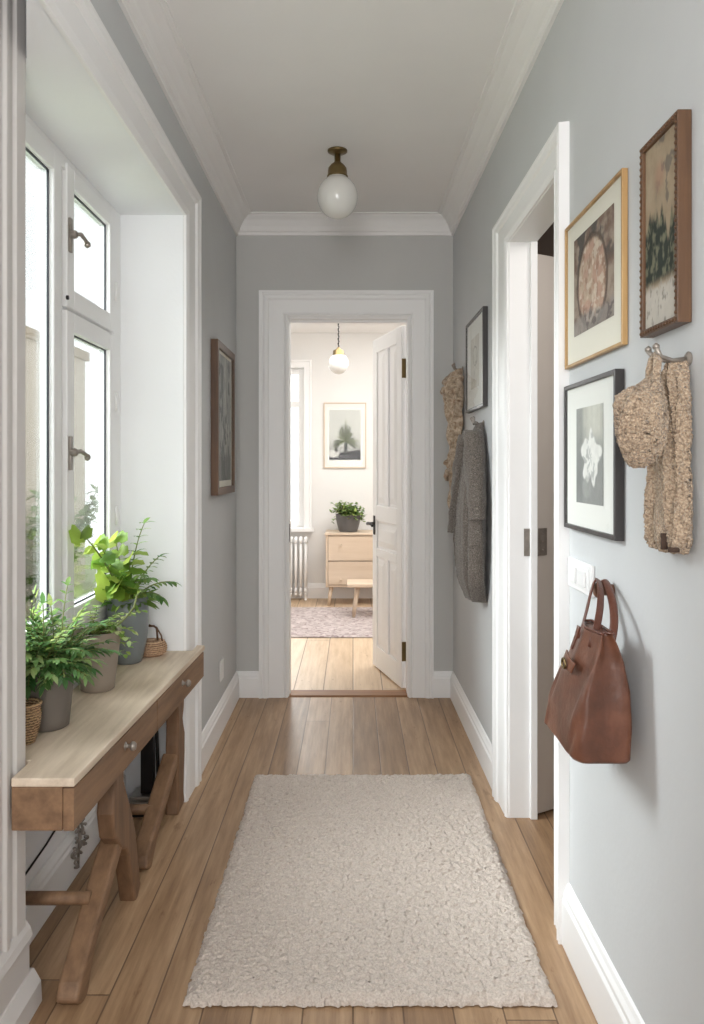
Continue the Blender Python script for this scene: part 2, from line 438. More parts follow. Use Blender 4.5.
CPROF = [(0, 0), (0, 0.012), (0.012, 0.018), (0.020, 0.012), (0.030, 0.016), (0.105, 0.018), (0.112, 0.026), (0.128, 0.030), (0.140, 0.024), (0.148, 0.030), (0.160, 0.030), (0.163, 0.0)]
def casings():
    # end doorway
    b = MB(); frame_sweep(b, DX0 + 0.006, DX1 - 0.006, DZ - 0.006, CPROF, lambda x, z, t: (x, YE - t, z), 1.0, 0.92, 0.86)
    struct(b.build('trim_end_door', M['white'], bevel=0.0))
    b = MB()   # jamb lining of the end doorway
    b.box(DX0 - 0.003, DX0 + 0.012, YE - 0.002, YE + 0.117, 0, DZ); b.box(DX1 - 0.012, DX1 + 0.003, YE - 0.002, YE + 0.117, 0, DZ)
    b.box(DX0 - 0.003, DX1 + 0.003, YE - 0.002, YE + 0.117, DZ - 0.012, DZ + 0.003)
    b.box(DX0 + 0.012, DX0 + 0.015, YE + 0.04, YE + 0.075, 0, DZ - 0.012); b.box(DX0 + 0.012, DX1 - 0.012, YE + 0.04, YE + 0.075, DZ - 0.024, DZ - 0.012)
    struct(b.build('trim_end_jamb', M['white'], bevel=0.002))
    # right doorway: wide far casing, narrow near casing
    b = MB(); frame_sweep(b, YO0 + 0.01, YO1 - 0.012, 2.10, CPROF, lambda y, z, t: (t * 0.95, y, z), 0.62, 0.66, 1.25)
    struct(b.on_right_wall().build('trim_right_door', M['white']))
    b = MB()
    b.box(-0.097, 0.004, YO1 - 0.016, YO1 + 0.002, 0, 2.112); b.box(-0.097, 0.004, YO0 - 0.002, YO0 + 0.014, 0, 2.112); b.box(-0.097, 0.004, YO0, YO1, 2.098, 2.115)
    b.box(-0.097, -0.072, YO1 - 0.030, YO1 - 0.016, 0, 2.098)
    struct(b.on_right_wall().build('trim_right_jamb', M['white'], bevel=0.002))
    # window niche casing: far side and head, on the hall face of the wall
    b = MB()
    prof = CPROF
    rows = [[(XL + t, YF - 0.008 + u * 1.36, 0), (XL + t, YF - 0.008 + u * 1.36, ZH + u * 0.86), (XL + t, 1.57, ZH + u * 0.86)] for u, t in prof]
    vs = [p for r in rows for p in r]; fs = []
    for i in range(len(rows) - 1):
        for k in range(2): fs.append((i * 3 + k, i * 3 + k + 1, (i + 1) * 3 + k + 1, (i + 1) * 3 + k))
    b.add(vs, fs); struct(b.build('trim_window_casing', M['white']))
    # near side casing with plinth block, standing a little further out in the niche
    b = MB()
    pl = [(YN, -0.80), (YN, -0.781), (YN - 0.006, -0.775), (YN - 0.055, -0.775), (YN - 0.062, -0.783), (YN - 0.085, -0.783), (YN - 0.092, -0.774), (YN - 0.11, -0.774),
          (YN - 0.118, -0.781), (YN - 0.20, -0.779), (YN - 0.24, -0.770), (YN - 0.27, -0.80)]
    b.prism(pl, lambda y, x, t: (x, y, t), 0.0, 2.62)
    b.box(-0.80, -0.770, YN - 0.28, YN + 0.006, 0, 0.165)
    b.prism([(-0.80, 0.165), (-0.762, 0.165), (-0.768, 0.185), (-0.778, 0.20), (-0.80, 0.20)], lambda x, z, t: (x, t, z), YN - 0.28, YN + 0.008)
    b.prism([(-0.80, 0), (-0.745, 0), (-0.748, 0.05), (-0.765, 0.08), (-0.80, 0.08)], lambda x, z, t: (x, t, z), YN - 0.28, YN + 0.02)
    struct(b.build('trim_near_casing', M['white_shaded'], bevel=0.002))
casings()

BPROF = [(0, 0), (0.020, 0), (0.020, 0.105), (0.015, 0.112), (0.015, 0.122), (0.009, 0.132), (0.006, 0.142), (0, 0.145)]
def baseboards():
    def run(name, fn, a, b_, prof=BPROF, right=False):
        m = MB(); m.prism(prof, fn, a, b_)
        if right: m.on_right_wall()
        struct(m.build(name, M['white'], bevel=0.0015))
    run('baseboard_left', lambda d, z, t: (XL + d, t, z), 3.27, YE)
    run('baseboard_niche', lambda d, z, t: (XW + d, t, z), YN + 0.006, YF - 0.012)
    run('baseboard_end_left', lambda d, z, t: (t, YE - d, z), XL, DX0 - 0.155)
    run('baseboard_end_right', lambda d, z, t: (t, YE - d, z), DX1 + 0.13, 0.557)
    run('baseboard_right_far', lambda d, z, t: (d, t, z), YO1 + 0.19, YE, right=True)
    run('baseboard_right_near', lambda d, z, t: (d, t, z), -1.6, YO0 - 0.088, [(d, z * 1.15) for d, z in BPROF], right=True)
baseboards()

def cornice():
    zb = 2.561; h = ZC - zb
    prof = [(0.0, 0.0), (0.012, 0.0), (0.014, 0.016), (0.022, 0.022), (0.030, 0.045), (0.050, 0.075), (0.072, 0.090), (0.076, 0.097), (0.092, 0.097), (0.094, h)]
    b = MB(); rows = []
    for d, z in prof:
        rows.append([(XL + d, -1.6, zb + z), (XL + d, YE - d, zb + z), (XR(YE) - d, YE - d, zb + z), (XR(-1.6) - d, -1.6, zb + z)])
    vs = [p for r in rows for p in r]; fs = []
    for i in range(len(rows) - 1):
        for k in range(3): fs.append((i * 4 + k, i * 4 + k + 1, (i + 1) * 4 + k + 1, (i + 1) * 4 + k))
    b.add(vs, fs); struct(b.build('trim_cornice', M['ceiling']))
cornice()

# ---------------- the hall window
def window_main():
    root = bpy.data.objects.new('window_1', None); C.objects.link(root); root.location = (XW, 2.45, 0.74); OFF[root.name] = Vector(root.location); root['kind'] = 'structure'
    xa, xb = XW - 0.042, XW
    zb, zt = 0.74, ZH
    yn, yf = YN + 0.006, YF - 0.012
    W = lambda px, X=XW - 0.03: -X * F / (353 - px)
    ym0, ym1 = 2.405, 2.475          # mullion zone
    b = MB()   # outer frame and mullion
    b.box(xa, xb, yf - 0.10, yf, zb, zt); b.box(xa, xb, yn, yn + 0.05, zb, zt)
    b.box(xa, xb, yn + 0.05, yf - 0.10, zt - 0.045, zt - 0.0005); b.box(xa, xb - 0.001, yn + 0.05, yf - 0.10, zb + 0.0005, zb + 0.05); b.box(xa, xb - 0.012, ym0, ym1, zb + 0.05, zt - 0.045)
    b.box(xa, xb - 0.012, ym1, yf - 0.10, 1.745, 1.795)
    b.build('window_frame', M['white'], root, bevel=0.003)
    def sash(y0, y1, z0, z1, sw, name):
        s = MB(); x0, x1 = xa + 0.004, xb + 0.006
        s.box(x0, x1, y0, y0 + sw, z0, z1); s.box(x0, x1, y1 - sw, y1, z0, z1)
        s.box(x0, x1, y0 + sw, y1 - sw, z0, z0 + sw); s.box(x0, x1, y0 + sw, y1 - sw, z1 - sw, z1)
        o = s.build(name, M['white'], root, bevel=0.004)
        g = 0.004; t = MB(); xs = x1 - 0.016                                   # dark glazing gasket
        a, c, e, f = y0 + sw, y1 - sw, z0 + sw, z1 - sw
        gx = xs - 0.006; t.box(gx, xs, a, a + g, e, f); t.box(gx, xs, c - g, c, e, f); t.box(gx, xs, a, c, e, e + g); t.box(gx, xs, a, c, f - g, f)
        t.build('gasket', M['rubber'], o)
        p = MB(); p.box(xs - 0.012, xs - 0.007, a, c, e, f); p.build('window_pane', M['glass'], o)
        return o
    sash(ym1 - 0.012, yf - 0.088, 1.775, zt - 0.022, 0.062, 'sash')
    sash(ym1 - 0.012, yf - 0.088, zb + 0.035, 1.765, 0.062, 'sash')
    sash(yn + 0.02, ym0 + 0.012, zb + 0.035, zt - 0.022, 0.062, 'sash')
    for z in (2.0, 1.325):       # casement fasteners on the mullion
        h = MB(); y = 2.478; x = xb + 0.008
        h.box(x - 0.002, x + 0.006, y - 0.011, y + 0.011, z - 0.055, z + 0.05)
        h.lathe([(0.013, 0), (0.013, 0.014), (0.009, 0.02)], (x + 0.004, y, z), 16, 'x')
        h.tube([(x + 0.016, y, z), (x + 0.03, y + 0.012, z + 0.004), (x + 0.034, y + 0.045, z - 0.006), (x + 0.034, y + 0.06, z - 0.014)], [0.006, 0.007, 0.006, 0.008], 10)
        h.lathe([(0.002, -0.012), (0.010, -0.006), (0.011, 0.0), (0.008, 0.008), (0.002, 0.011)], (x + 0.034, y + 0.06, z - 0.014), 12)
        h.build('handle', M['oldsteel'], root, bevel=0.0015)
    for z in (1.93, 1.52, 1.1):
        h = MB(); h.tube([(xb + 0.009, yf - 0.086, z - 0.035), (xb + 0.009, yf - 0.086, z + 0.035)], 0.006, 10)
        h.build('hinge', M['white'], root, smooth=True)
    h = MB(); h.lathe([(0.007, 0), (0.007, 0.006)], (xb + 0.006, 2.455, 1.80), 12, 'x'); h.build('bolt', M['iron'], root)
window_main()

# ---------------- end door leaf
def door_leaf():
    hp = Vector((0.277, YE + 0.128, 0.012)); d = Vector((-0.150, 0.56, 0)).normalized(); n = Vector((-d.y, d.x, 0))   # n faces the hall side
    if n.x > 0: n = -n
    Lw, H, T = 0.585, 2.075, 0.040
    root = thing('door_1', None, None, hp); root['kind'] = 'structure'
    P = lambda s, t, z: tuple(hp + d * s + n * t + Vector((0, 0, z)))        # t = 0 is the visible face
    def bx(m, s0, s1, t0, t1, z0, z1):
        k = MB(); k.box(s0, s1, t0, t1, z0, z1); m.add([P(*v) for v in k.v], k.f)
    b = MB(); st = 0.088
    bx(b, 0, Lw, -T + 0.010, -0.010, 0, H)
    mid = Lw / 2; zs = [(0, 0.135), (0.70, 0.755), (0.925, 1.025), (H - 0.09, H)]
    for t0, t1 in ((-0.0101, 0), (-T, -T + 0.0101)):
        bx(b, 0, st, t0, t1, 0, H); bx(b, Lw - st, Lw, t0, t1, 0, H)
        for z0, z1 in zs: bx(b, st, Lw - st, t0, t1, z0, z1)
        for z0, z1 in ((0.135, 0.70), (1.025, H - 0.09)): bx(b, mid - 0.035, mid + 0.035, t0, t1, z0, z1)
    leaf = b.build('door_leaf', M['white'], root, bevel=0.004)
    fields = [(st, mid - 0.035, 0.135, 0.70), (mid + 0.035, Lw - st, 0.135, 0.70), (st, Lw - st, 0.755, 0.925), (st, mid - 0.035, 1.025, H - 0.09), (mid + 0.035, Lw - st, 1.025, H - 0.09)]
    for s0, s1, z0, z1 in fields:
        m = MB(); g = 0.016; h = 0.05 if s1 - s0 > 0.08 else 0.03
        vs = [P(s0 + g, -0.010, z0 + g), P(s1 - g, -0.010, z0 + g), P(s1 - g, -0.010, z1 - g), P(s0 + g, -0.010, z1 - g),
              P(s0 + h, -0.001, z0 + h), P(s1 - h, -0.001, z0 + h), P(s1 - h, -0.001, z1 - h), P(s0 + h, -0.001, z1 - h)]
        m.add(vs, [(4, 5, 6, 7), (0, 1, 5, 4), (1, 2, 6, 5), (2, 3, 7, 6), (3, 0, 4, 7)])
        m.build('panel', M['white'], root)
    h = MB(); hz = 0.905; hs = Lw - 0.045
    bx(h, hs - 0.016, hs + 0.016, 0, 0.006, hz - 0.07, hz + 0.05)
    h.tube([P(hs, 0.0, hz), P(hs, 0.045, hz)], 0.010, 12)
    h.tube([P(hs + 0.006, 0.045, hz), P(hs - 0.03, 0.050, hz + 0.004), P(hs - 0.075, 0.046, hz + 0.002), P(hs - 0.10, 0.044, hz - 0.008)], [0.011, 0.010, 0.008, 0.009], 12)
    h.build('handle', M['iron'], root, smooth=False, bevel=0.001)
    for z in (1.83, 0.21):
        g = MB(); bx(g, -0.0035, 0.0, -T + 0.002, -0.002, z - 0.055, z + 0.055)
        g.tube([P(-0.006, -T - 0.002, z - 0.055), P(-0.006, -T - 0.002, z + 0.055)], 0.006, 10)
        g.build('hinge', M['brass'], root)
    k = MB(); k.box(DX0 + 0.0115, DX0 + 0.0145, YE + 0.008, YE + 0.034, 0.86, 0.96); k2 = struct(k.build('trim_strike_plate', M['iron']))
    k = MB(); k.prism([(YE - 0.005, 0), (YE + 0.005, 0.008), (YE + 0.11, 0.008), (YE + 0.12, 0)], lambda y, z, t: (t, y, z), DX0 + 0.005, DX1 - 0.005)
    struct(k.build('trim_threshold', M['threshold']))
door_leaf()

# ---------------- right hand door, shut a little way back in its opening
def right_door():
    # hinged on the far jamb and standing open into the side room
    hx, hy = XR(YO1) + 0.0985, YO1 - 0.006; d = Vector((0.86, 0.51, 0)).normalized(); n = Vector((d.y, -d.x, 0))     # n faces the hall
    root = thing('door_2', None, None, (hx, hy, 0)); root['kind'] = 'structure'
    P = lambda s_, t, z: (hx + d.x * s_ + n.x * t, hy + d.y * s_ + n.y * t, z)
    def bx(m, *q, mi=0):
        k = MB(); k.box(*q); m.add([P(*v) for v in k.v], k.f)
    b = MB(); bx(b, 0.004, 0.66, -0.036, 0, 0.010, 2.060); b.build('door_leaf', M['doorgrey'], root, bevel=0.003)
    for z0, z1 in ((0.2, 0.85), (1.05, 1.92)):
        b = MB(); bx(b, 0.12, 0.54, 0, 0.007, z0, z1); b.build('panel', M['doorgrey'], root, bevel=0.006)
    b = MB(); bx(b, 0.006, 0.050, 0, 0.003, 0.955, 1.055)
    b.tube([P(0.0, 0.006, 0.955), P(0.0, 0.006, 1.055)], 0.006, 10)
    for z in (0.975, 1.005, 1.035): b.lathe([(0.004, 0), (0.003, -0.004)], P(0.03, 0.003, z), 8, 'y')
    b.build('hinge', M['oldsteel'], root, bevel=0.0008)
    b = MB(); bx(b, 0.58, 0.62, 0, 0.005, 0.96, 1.08); b.tube([P(0.60, 0, 1.03), P(0.60, 0.045, 1.03), P(0.50, 0.05, 1.03)], 0.009, 10); b.build('handle', M['iron'], root)
    b = MB(); b.box(-0.071, -0.050, YO1 - 0.0185, YO1 - 0.0155, 0.955, 1.055); struct(b.on_right_wall().build('trim_hinge_plate', M['oldsteel']))
    # dim room behind it, seen over the leaf
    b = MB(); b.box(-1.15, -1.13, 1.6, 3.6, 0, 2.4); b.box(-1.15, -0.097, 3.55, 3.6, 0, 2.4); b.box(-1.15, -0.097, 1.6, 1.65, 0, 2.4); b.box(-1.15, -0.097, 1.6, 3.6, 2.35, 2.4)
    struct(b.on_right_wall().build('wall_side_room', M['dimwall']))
    b = MB(); b.box(1.30, 2.0, 1.6, 3.6, -0.1, 0.0); struct(b.build('floor_side_room', M['floor']))
right_door()

# ---------------- back room shell
YB = 7.77
def back_room():
    zc = 2.574
    wx0, wx1, wz0, wz1 = -0.90, -0.475, 0.68, 2.24
    b = MB(); b.box(-1.05, wx0, YB, YB + 0.3, 0, zc); b.box(wx1, 1.7, YB, YB + 0.3, 0, zc); b.box(wx0, wx1, YB, YB + 0.3, 0, wz0); b.box(wx0, wx1, YB, YB + 0.3, wz1, zc)
    struct(b.build('wall_back', M['backwall']))
    b = MB(); b.box(-1.05, -1.0, YE + 0.115, YB, 0, zc); struct(b.build('wall_back_left', M['backwall']))
    b = MB(); b.box(1.7, 1.8, YE + 0.115, YB + 0.3, 0, zc); struct(b.build('wall_back_right', M['backwall']))
    b = MB(); b.box(-1.05, XL - 0.05, YE + 0.1, YE + 0.115, 0, zc); b.box(0.70, 1.8, YE + 0.1, YE + 0.115, 0, zc); struct(b.build('wall_back_front', M['backwall']))
    b = MB(); b.box(-1.05, 1.8, YE + 0.115, YB + 0.3, zc, zc + 0.1); struct(b.build('ceiling_back_room', M['ceiling']))
    b = MB(); b.prism(BPROF, lambda d, z, t: (t, YB - d, z), -1.0, 1.7); struct(b.build('baseboard_back', M['white']))
    # window with casing, transom and sill
    root = bpy.data.objects.new('window_2', None); C.objects.link(root); root.location = (wx0, YB, wz0); OFF[root.name] = Vector(root.location); root['kind'] = 'structure'
    b = MB(); frame_sweep(b, wx0, wx1, wz1, [(0, 0), (0, 0.02), (0.05, 0.024), (0.058, 0.034), (0.072, 0.034), (0.075, 0)], lambda x, z, t: (x, YB - t, z), z0=wz0)
    b.box(wx0 - 0.10, wx1 + 0.095, YB - 0.07, YB + 0.1, wz0 - 0.03, wz0 + 0.004)
    b.build('window_casing', M['white'], root)
    b = MB(); ya, yb = YB + 0.09, YB + 0.15
    xm = (wx0 + wx1) / 2
    for x0, x1, z0, z1, e in ((wx0, wx0 + 0.06, wz0, wz1, 0), (wx1 - 0.06, wx1, wz0, wz1, 0), (wx0 + 0.06, wx1 - 0.06, wz1 - 0.06, wz1, 0), (wx0 + 0.06, wx1 - 0.06, wz0, wz0 + 0.06, 0), (wx0 + 0.06, wx1 - 0.06, 1.86, 1.92, 0.004)):
        b.box(x0, x1, ya + e, yb - e, z0, z1)
    b.build('window_frame', M['white'], root, bevel=0.004)
    b = MB(); b.box(wx0 + 0.05, wx1 - 0.05, YB + 0.118, YB + 0.122, wz0 + 0.05, wz1 - 0.05); b.build('window_pane', M['glass'], root)
back_room()

# ================================================================== RUGS
def rug_main():
    x0, x1, y0, y1, h = -0.402, 0.482, 1.895, 3.285, 0.020
    nx, ny = 250, 400
    vn, v2 = VN(3, 128), VN(5, 128)
    U, V = np.meshgrid(np.linspace(0, 1, nx + 1), np.linspace(0, 1, ny + 1))
    X = x0 + U * (x1 - x0); Y = y0 + V * (y1 - y0)
    e = np.minimum(np.minimum(X - x0, x1 - X), np.minimum(Y - y0, y1 - Y))
    edge = np.clip(e / 0.022, 0, 1) ** 0.5
    tuft = vn.fbm(X * 125, Y * 125, 2); big = v2.fbm(X * 14, Y * 14, 3)
    Z = 0.003 + edge * (h + (tuft - 0.5) * 0.012 + (big - 0.5) * 0.006)
    Z = np.maximum(Z, 0.0015)
    jx = (VN(8, 128).fbm(X * 110, Y * 110, 2) - 0.5) * 0.016; jy = (VN(9, 128).fbm(X * 110, Y * 110, 2) - 0.5) * 0.016
    b = MB(); b.v = [tuple(p) for p in np.stack([X + jx, Y + jy, Z], -1).reshape(-1, 3)]
    w = nx + 1
    b.f = [(j * w + i, j * w + i + 1, (j + 1) * w + i + 1, (j + 1) * w + i) for j in range(ny) for i in range(nx)]
    b.mi = [0] * len(b.f)
    o = b.build('rug', M['rug'], smooth=True, base=(0.04, 2.59, 0))
    tag(o, 'cream shaggy wool rug on the oak floorboards of the hall', 'rug')
    x0, x1, y0, y1 = -0.92, 0.95, 5.97, 7.22
    b = MB(); vn = VN(12)
    b.sheet(lambda u, v: (x0 + u * (x1 - x0), y0 + v * (y1 - y0), 0.004 + 0.008 * (min(u, 1 - u, v, 1 - v) > 0.002) + 0.002 * float(vn.at(u * 40, v * 40))), 90, 60)
    o = b.build('rug', M['rug2'], smooth=True, base=(0, 6.6, 0)); tag(o, 'faded mauve rug on bright floor of the room beyond the doorway', 'rug')
rug_main()

# ================================================================== CONSOLE TABLE
def console():
    root = thing('console_table', 'old pine console table with two drawers and curved trestle legs under the window', 'table', (-0.70, 2.45, 0))
    zt, zb = 0.58, 0.461; th = 0.020
    def fx(y): return -0.633 + (y - 1.80) / 1.34 * 0.045        # front edge, set a touch askew to the wall
    y0, y1 = 1.80, 3.14
    # top, scribed round the two casings
    poly = [(fx(y0) + 0.006, y0), (-0.770, y0), (-0.770, YN + 0.012), (XW + 0.002, YN + 0.012), (XW + 0.002, YF - 0.014), (XL + 0.034, YF - 0.014), (XL + 0.034, y1), (fx(y1) + 0.006, y1)]
    b = MB(); b.prism(poly, lambda x, y, t: (x, y, t), zt - th, zt)
    b.build('table_top', M['pine_top'], root, bevel=0.003)
    b = MB()      # apron: end board, back rail, far end
    b.box(-0.7695, fx(y0) - 0.021, y0 + 0.0005, y0 + 0.025, zb, zt - th)
    b.box(-0.612, fx(y1) - 0.004, y1 - 0.025, y1 - 0.003, zb, zt - th)
    b.prism([(fx(y0) - 0.023, y0 + 0.026), (fx(y0) - 0.04, y0 + 0.026), (fx(y1) - 0.036, y1 - 0.026), (fx(y1) - 0.023, y1 - 0.026)], lambda x, y, t: (x, y, t), zb + 0.012, zt - th)
    b.box(-0.87, -0.85, YN + 0.02, YF - 0.02, zb, zt - th)
    b.box(-0.87, -0.63, YN + 0.02, YN + 0.04, zb, zt - th); b.box(-0.86, -0.63, YF - 0.05, YF - 0.03, zb, zt - th)
    b.build('apron', M['pine'], root, bevel=0.003)
    ys = 2.475
    for a, c in ((y0 + 0.0005, ys - 0.003), (ys + 0.004, y1 - 0.012)):
        d = MB(); d.prism([(fx(a) + 0.005, a), (fx(a) - 0.02, a), (fx(c) - 0.02, c), (fx(c) + 0.005, c)], lambda x, y, t: (x, y, t), zb, zt - th - 0.003)
        dr = d.build('drawer', M['pine'], root, bevel=0.002)
        ym = 2.165 if a < 2 else 2.79; zz = 0.525
        k = MB(); k.lathe([(0.011, 0.001), (0.012, 0.003), (0.006, 0.006), (0.005, 0.014), (0.012, 0.019), (0.013, 0.025), (0.009, 0.031), (0.002, 0.033)], (fx(ym) + 0.002, ym, zz), 18, 'x')
        k.build('knob', M['oldsteel'], dr, smooth=True)
    YZ = lambda y, z, t: (t, y, z)
    xa, xb = -0.690, -0.642
    leg1 = [(2.205, 0.47, 0.036), (2.21, 0.435, 0.036), (2.205, 0.40, 0.044), (2.205, 0.36, 0.060), (2.225, 0.31, 0.068), (2.265, 0.265, 0.060), (2.305, 0.225, 0.046), (2.335, 0.18, 0.040), (2.355, 0.12, 0.038), (2.375, 0.06, 0.036), (2.385, 0.02, 0.032), (2.40, 0.0, 0.036)]
    leg2 = [(2.99, 0.47, 0.060), (2.992, 0.42, 0.060), (2.992, 0.37, 0.050), (2.985, 0.335, 0.038), (2.99, 0.30, 0.044), (3.0, 0.26, 0.060), (3.0, 0.20, 0.058), (2.995, 0.12, 0.050), (2.992, 0.05, 0.046), (2.995, 0.0, 0.058)]
    for l in (leg1, leg2):
        b = MB(); b.ribbon(l, YZ, xa, xb); b.build('leg', M['pine_z'], root, bevel=0.008, seg=3)
    # scroll cut-out on the near leg
    for pts in ([(2.29, 0.27, 0.032), (2.245, 0.24, 0.026), (1.99, 0.085, 0.024), (1.955, 0.055, 0.032), (1.93, 0.03, 0.040), (1.905, 0.0, 0.036)],
                [(2.96, 0.205, 0.026), (2.93, 0.19, 0.025), (2.64, 0.075, 0.024), (2.59, 0.05, 0.034), (2.555, 0.025, 0.036), (2.54, 0.0, 0.030)]):
        b = MB(); b.ribbon(pts, YZ, xa - 0.012, xb - 0.004); b.build('brace', M['pine'], root, bevel=0.010, seg=3)
    for y, z in ((2.07, 0.165), (2.72, 0.115)):
        b = MB(); b.tube([(XW + 0.024, y, z), (xa + 0.01, y, z)], 0.017, 14); b.build('rail', M['pine'], root, smooth=True)
console()

# ================================================================== PLANTS
def leafcol(base, var=0.18):
    k = 1 + random.uniform(-var, var); c = lin(base)
    return (c[0] * k * random.uniform(0.85, 1.15), c[1] * k, c[2] * k * random.uniform(0.8, 1.1))
def leaf(b, p, d, L_, W_, droop=0.4, col=(90, 130, 60), shape=1, n=5, roll=0.0, var=0.18, fold=0.15):
    p = Vector(p); d = Vector(d).normalized(); b.curcol = leafcol(col, var)
    side = d.cross(Vector((0, 0, 1)))
    if side.length < 0.05: side = Vector((1, 0, 0))
    side.normalize(); side = Matrix.Rotation(roll, 3, d) @ side
    vs = []
    for i in range(n + 1):
        t = i / n
        if shape == 1: w = math.sin(PI * min(1, t ** 0.8)) ** 0.8          # lance
        elif shape == 2: w = (0.15, 0.85, 1.0, 0.72, 0.85, 0.0)[min(5, round(t * 5))]   # lobed
        else: w = math.sin(PI * t ** 0.6) ** 0.6                           # broad oval
        w = max(0.02, w) * W_
        nrm = side.cross(d).normalized()
        vs += [p - side * w + nrm * (w * fold), p.copy(), p + side * w + nrm * (w * fold)]
        d = (d + Vector((0, 0, -droop / n))).normalized(); p = p + d * (L_ / n)
    fs = []
    for i in range(n): fs += [(3 * i, 3 * i + 1, 3 * i + 4, 3 * i + 3), (3 * i + 1, 3 * i + 2, 3 * i + 5, 3 * i + 4)]
    b.add(vs, fs)
def arc(p, d, L_, droop, n=8):
    p = Vector(p); d = Vector(d).normalized(); pts = [p.copy()]
    for i in range(n):
        d = (d + Vector((0, 0, -droop / n))).normalized(); p = p + d * (L_ / n); pts.append(p.copy())
    return pts
def pot(root, c, rb, rt, h, mat, lip=0.006, bulge=0.0):
    b = MB(); prof = [(0.002, 0), (rb - 0.006, 0), (rb, 0.004)]
    for k in range(1, 9):
        t = k / 8; prof.append((rb + (rt - rb) * t + bulge * math.sin(PI * t), 0.004 + (h - 0.006) * t))
    prof += [(rt + 0.001, h), (rt - lip, h), (rt - lip - 0.004, h - 0.02), (rt - lip - 0.006, h - 0.03)]
    b.lathe(prof, c, 48); o = b.build('pot', mat, root, smooth=True)
    s = MB(); s.lathe([(0.002, h - 0.018), (rt - lip - 0.002, h - 0.022)], c, 40, caps=False); s.build('soil', M['soil'], root)
    return o
ZT = 0.58
def plant_bushy():
    c = Vector((-0.825, 2.16, ZT)); root = thing('potted_fern', 'bushy green fern in a dark taupe pot at the near end of the console', 'potted plant', c)
    c0 = c + Vector((0, 0, 0.0)); pot(root, c0, 0.056, 0.074, 0.185, M['potdark'])
    f = MB(); st = MB(); top = c + Vector((0, 0, 0.17))
    for k in range(150):
        a = random.uniform(0, 2 * PI); el = math.asin(random.uniform(0.10, 0.985)); L_ = random.uniform(0.07, 0.10) + 0.14 * math.sin(el) ** 2 * random.random()
        d = Vector((math.cos(a) * math.cos(el), math.sin(a) * math.cos(el), math.sin(el)))
        if d.x < -0.3: d.x *= 0.25
        base = top + Vector((random.uniform(-0.045, 0.045), random.uniform(-0.045, 0.045), 0))
        pts = arc(base, d, L_, random.uniform(0.4, 1.2))
        st.tube(pts, [0.0018] * len(pts), 5)
        light = random.random()
        col = (122, 160, 104) if light < 0.4 else ((168, 196, 134) if light < 0.62 else (82, 118, 68))
        if pts[-1].z > top.z + 0.11: col = (184, 210, 128) if light < 0.6 else (132, 172, 104)
        for i in range(2, len(pts)):
            dd = (pts[i] - pts[i - 1]).normalized(); sd = dd.cross(Vector((0, 0, 1)))
            sd = sd.normalized() if sd.length > 0.05 else Vector((1, 0, 0))
            for s in (-1, 1):
                leaf(f, pts[i], dd * 0.8 + sd * s * 0.8 + Vector((0, 0, random.uniform(-0.2, 0.35))), random.uniform(0.022, 0.038), random.uniform(0.004, 0.0075), 0.6, col, 1, 4)
        leaf(f, pts[-1], dd, 0.04, 0.007, 0.5, col, 1, 4)
    clampx = lambda x, y, z: (max(x, XW + 0.012), y, z)
    f.apply(clampx); st.apply(clampx)
    f.build('foliage', M['leaf'], root, smooth=True); st.build('stems', M['stem'], root, smooth=True)
plant_bushy()
def plant_trailing():
    c = Vector((-0.805, 2.52, ZT)); root = thing('potted_trailing_plant', 'small trailing plant in a tapered taupe pot, middle one of three on the console', 'potted plant', c)
    pot(root, c, 0.052, 0.073, 0.185, M['pottaupe'], 0.005)
    f = MB(); st = MB(); top = c + Vector((0, 0, 0.17))
    for k in range(17):
        a = random.uniform(-0.9, 2.6); el = random.uniform(0.35, 1.3)
        d = Vector((math.cos(a) * math.cos(el), math.sin(a) * math.cos(el), math.sin(el)))
        pts = arc(top + Vector((random.uniform(-0.03, 0.03), random.uniform(-0.03, 0.03), 0)), d, random.uniform(0.06, 0.15), random.uniform(0.8, 2.2))
        st.tube(pts, [0.0014] * len(pts), 5)
        for i in range(2, len(pts)):
            sd = (pts[i] - pts[i - 1]).cross(Vector((0, 0, 1))); sd = sd.normalized() if sd.length > 1e-4 else Vector((1, 0, 0))
            for s in (-1, 1):
                leaf(f, pts[i], (pts[i] - pts[i - 1]).normalized() + sd * s, random.uniform(0.014, 0.026), random.uniform(0.006, 0.010), 0.5, random.choice([(150, 178, 96), (190, 206, 150), (112, 146, 70)]), 3, 4)
    # one long runner over the rim
    pts = [c + Vector(v) for v in ((0.03, -0.01, 0.175), (0.062, -0.005, 0.20), (0.088, 0.01, 0.225), (0.11, 0.02, 0.255), (0.116, 0.03, 0.29))]
    st.tube(pts, 0.0035, 6)
    for z in range(14):
        p = c + Vector((0.085 + random.uniform(-0.015, 0.03), random.uniform(-0.02, 0.03), 0.19 - z * 0.006))
        leaf(f, p, (random.uniform(-1, 1), random.uniform(-1, 0.4), random.uniform(-0.6, 0.6)), 0.02, 0.008, 0.5, (150, 184, 92), 3, 4)
    f.build('foliage', M['leaf'], root, smooth=True); st.build('stems', M['stem'], root, smooth=True)
plant_trailing()
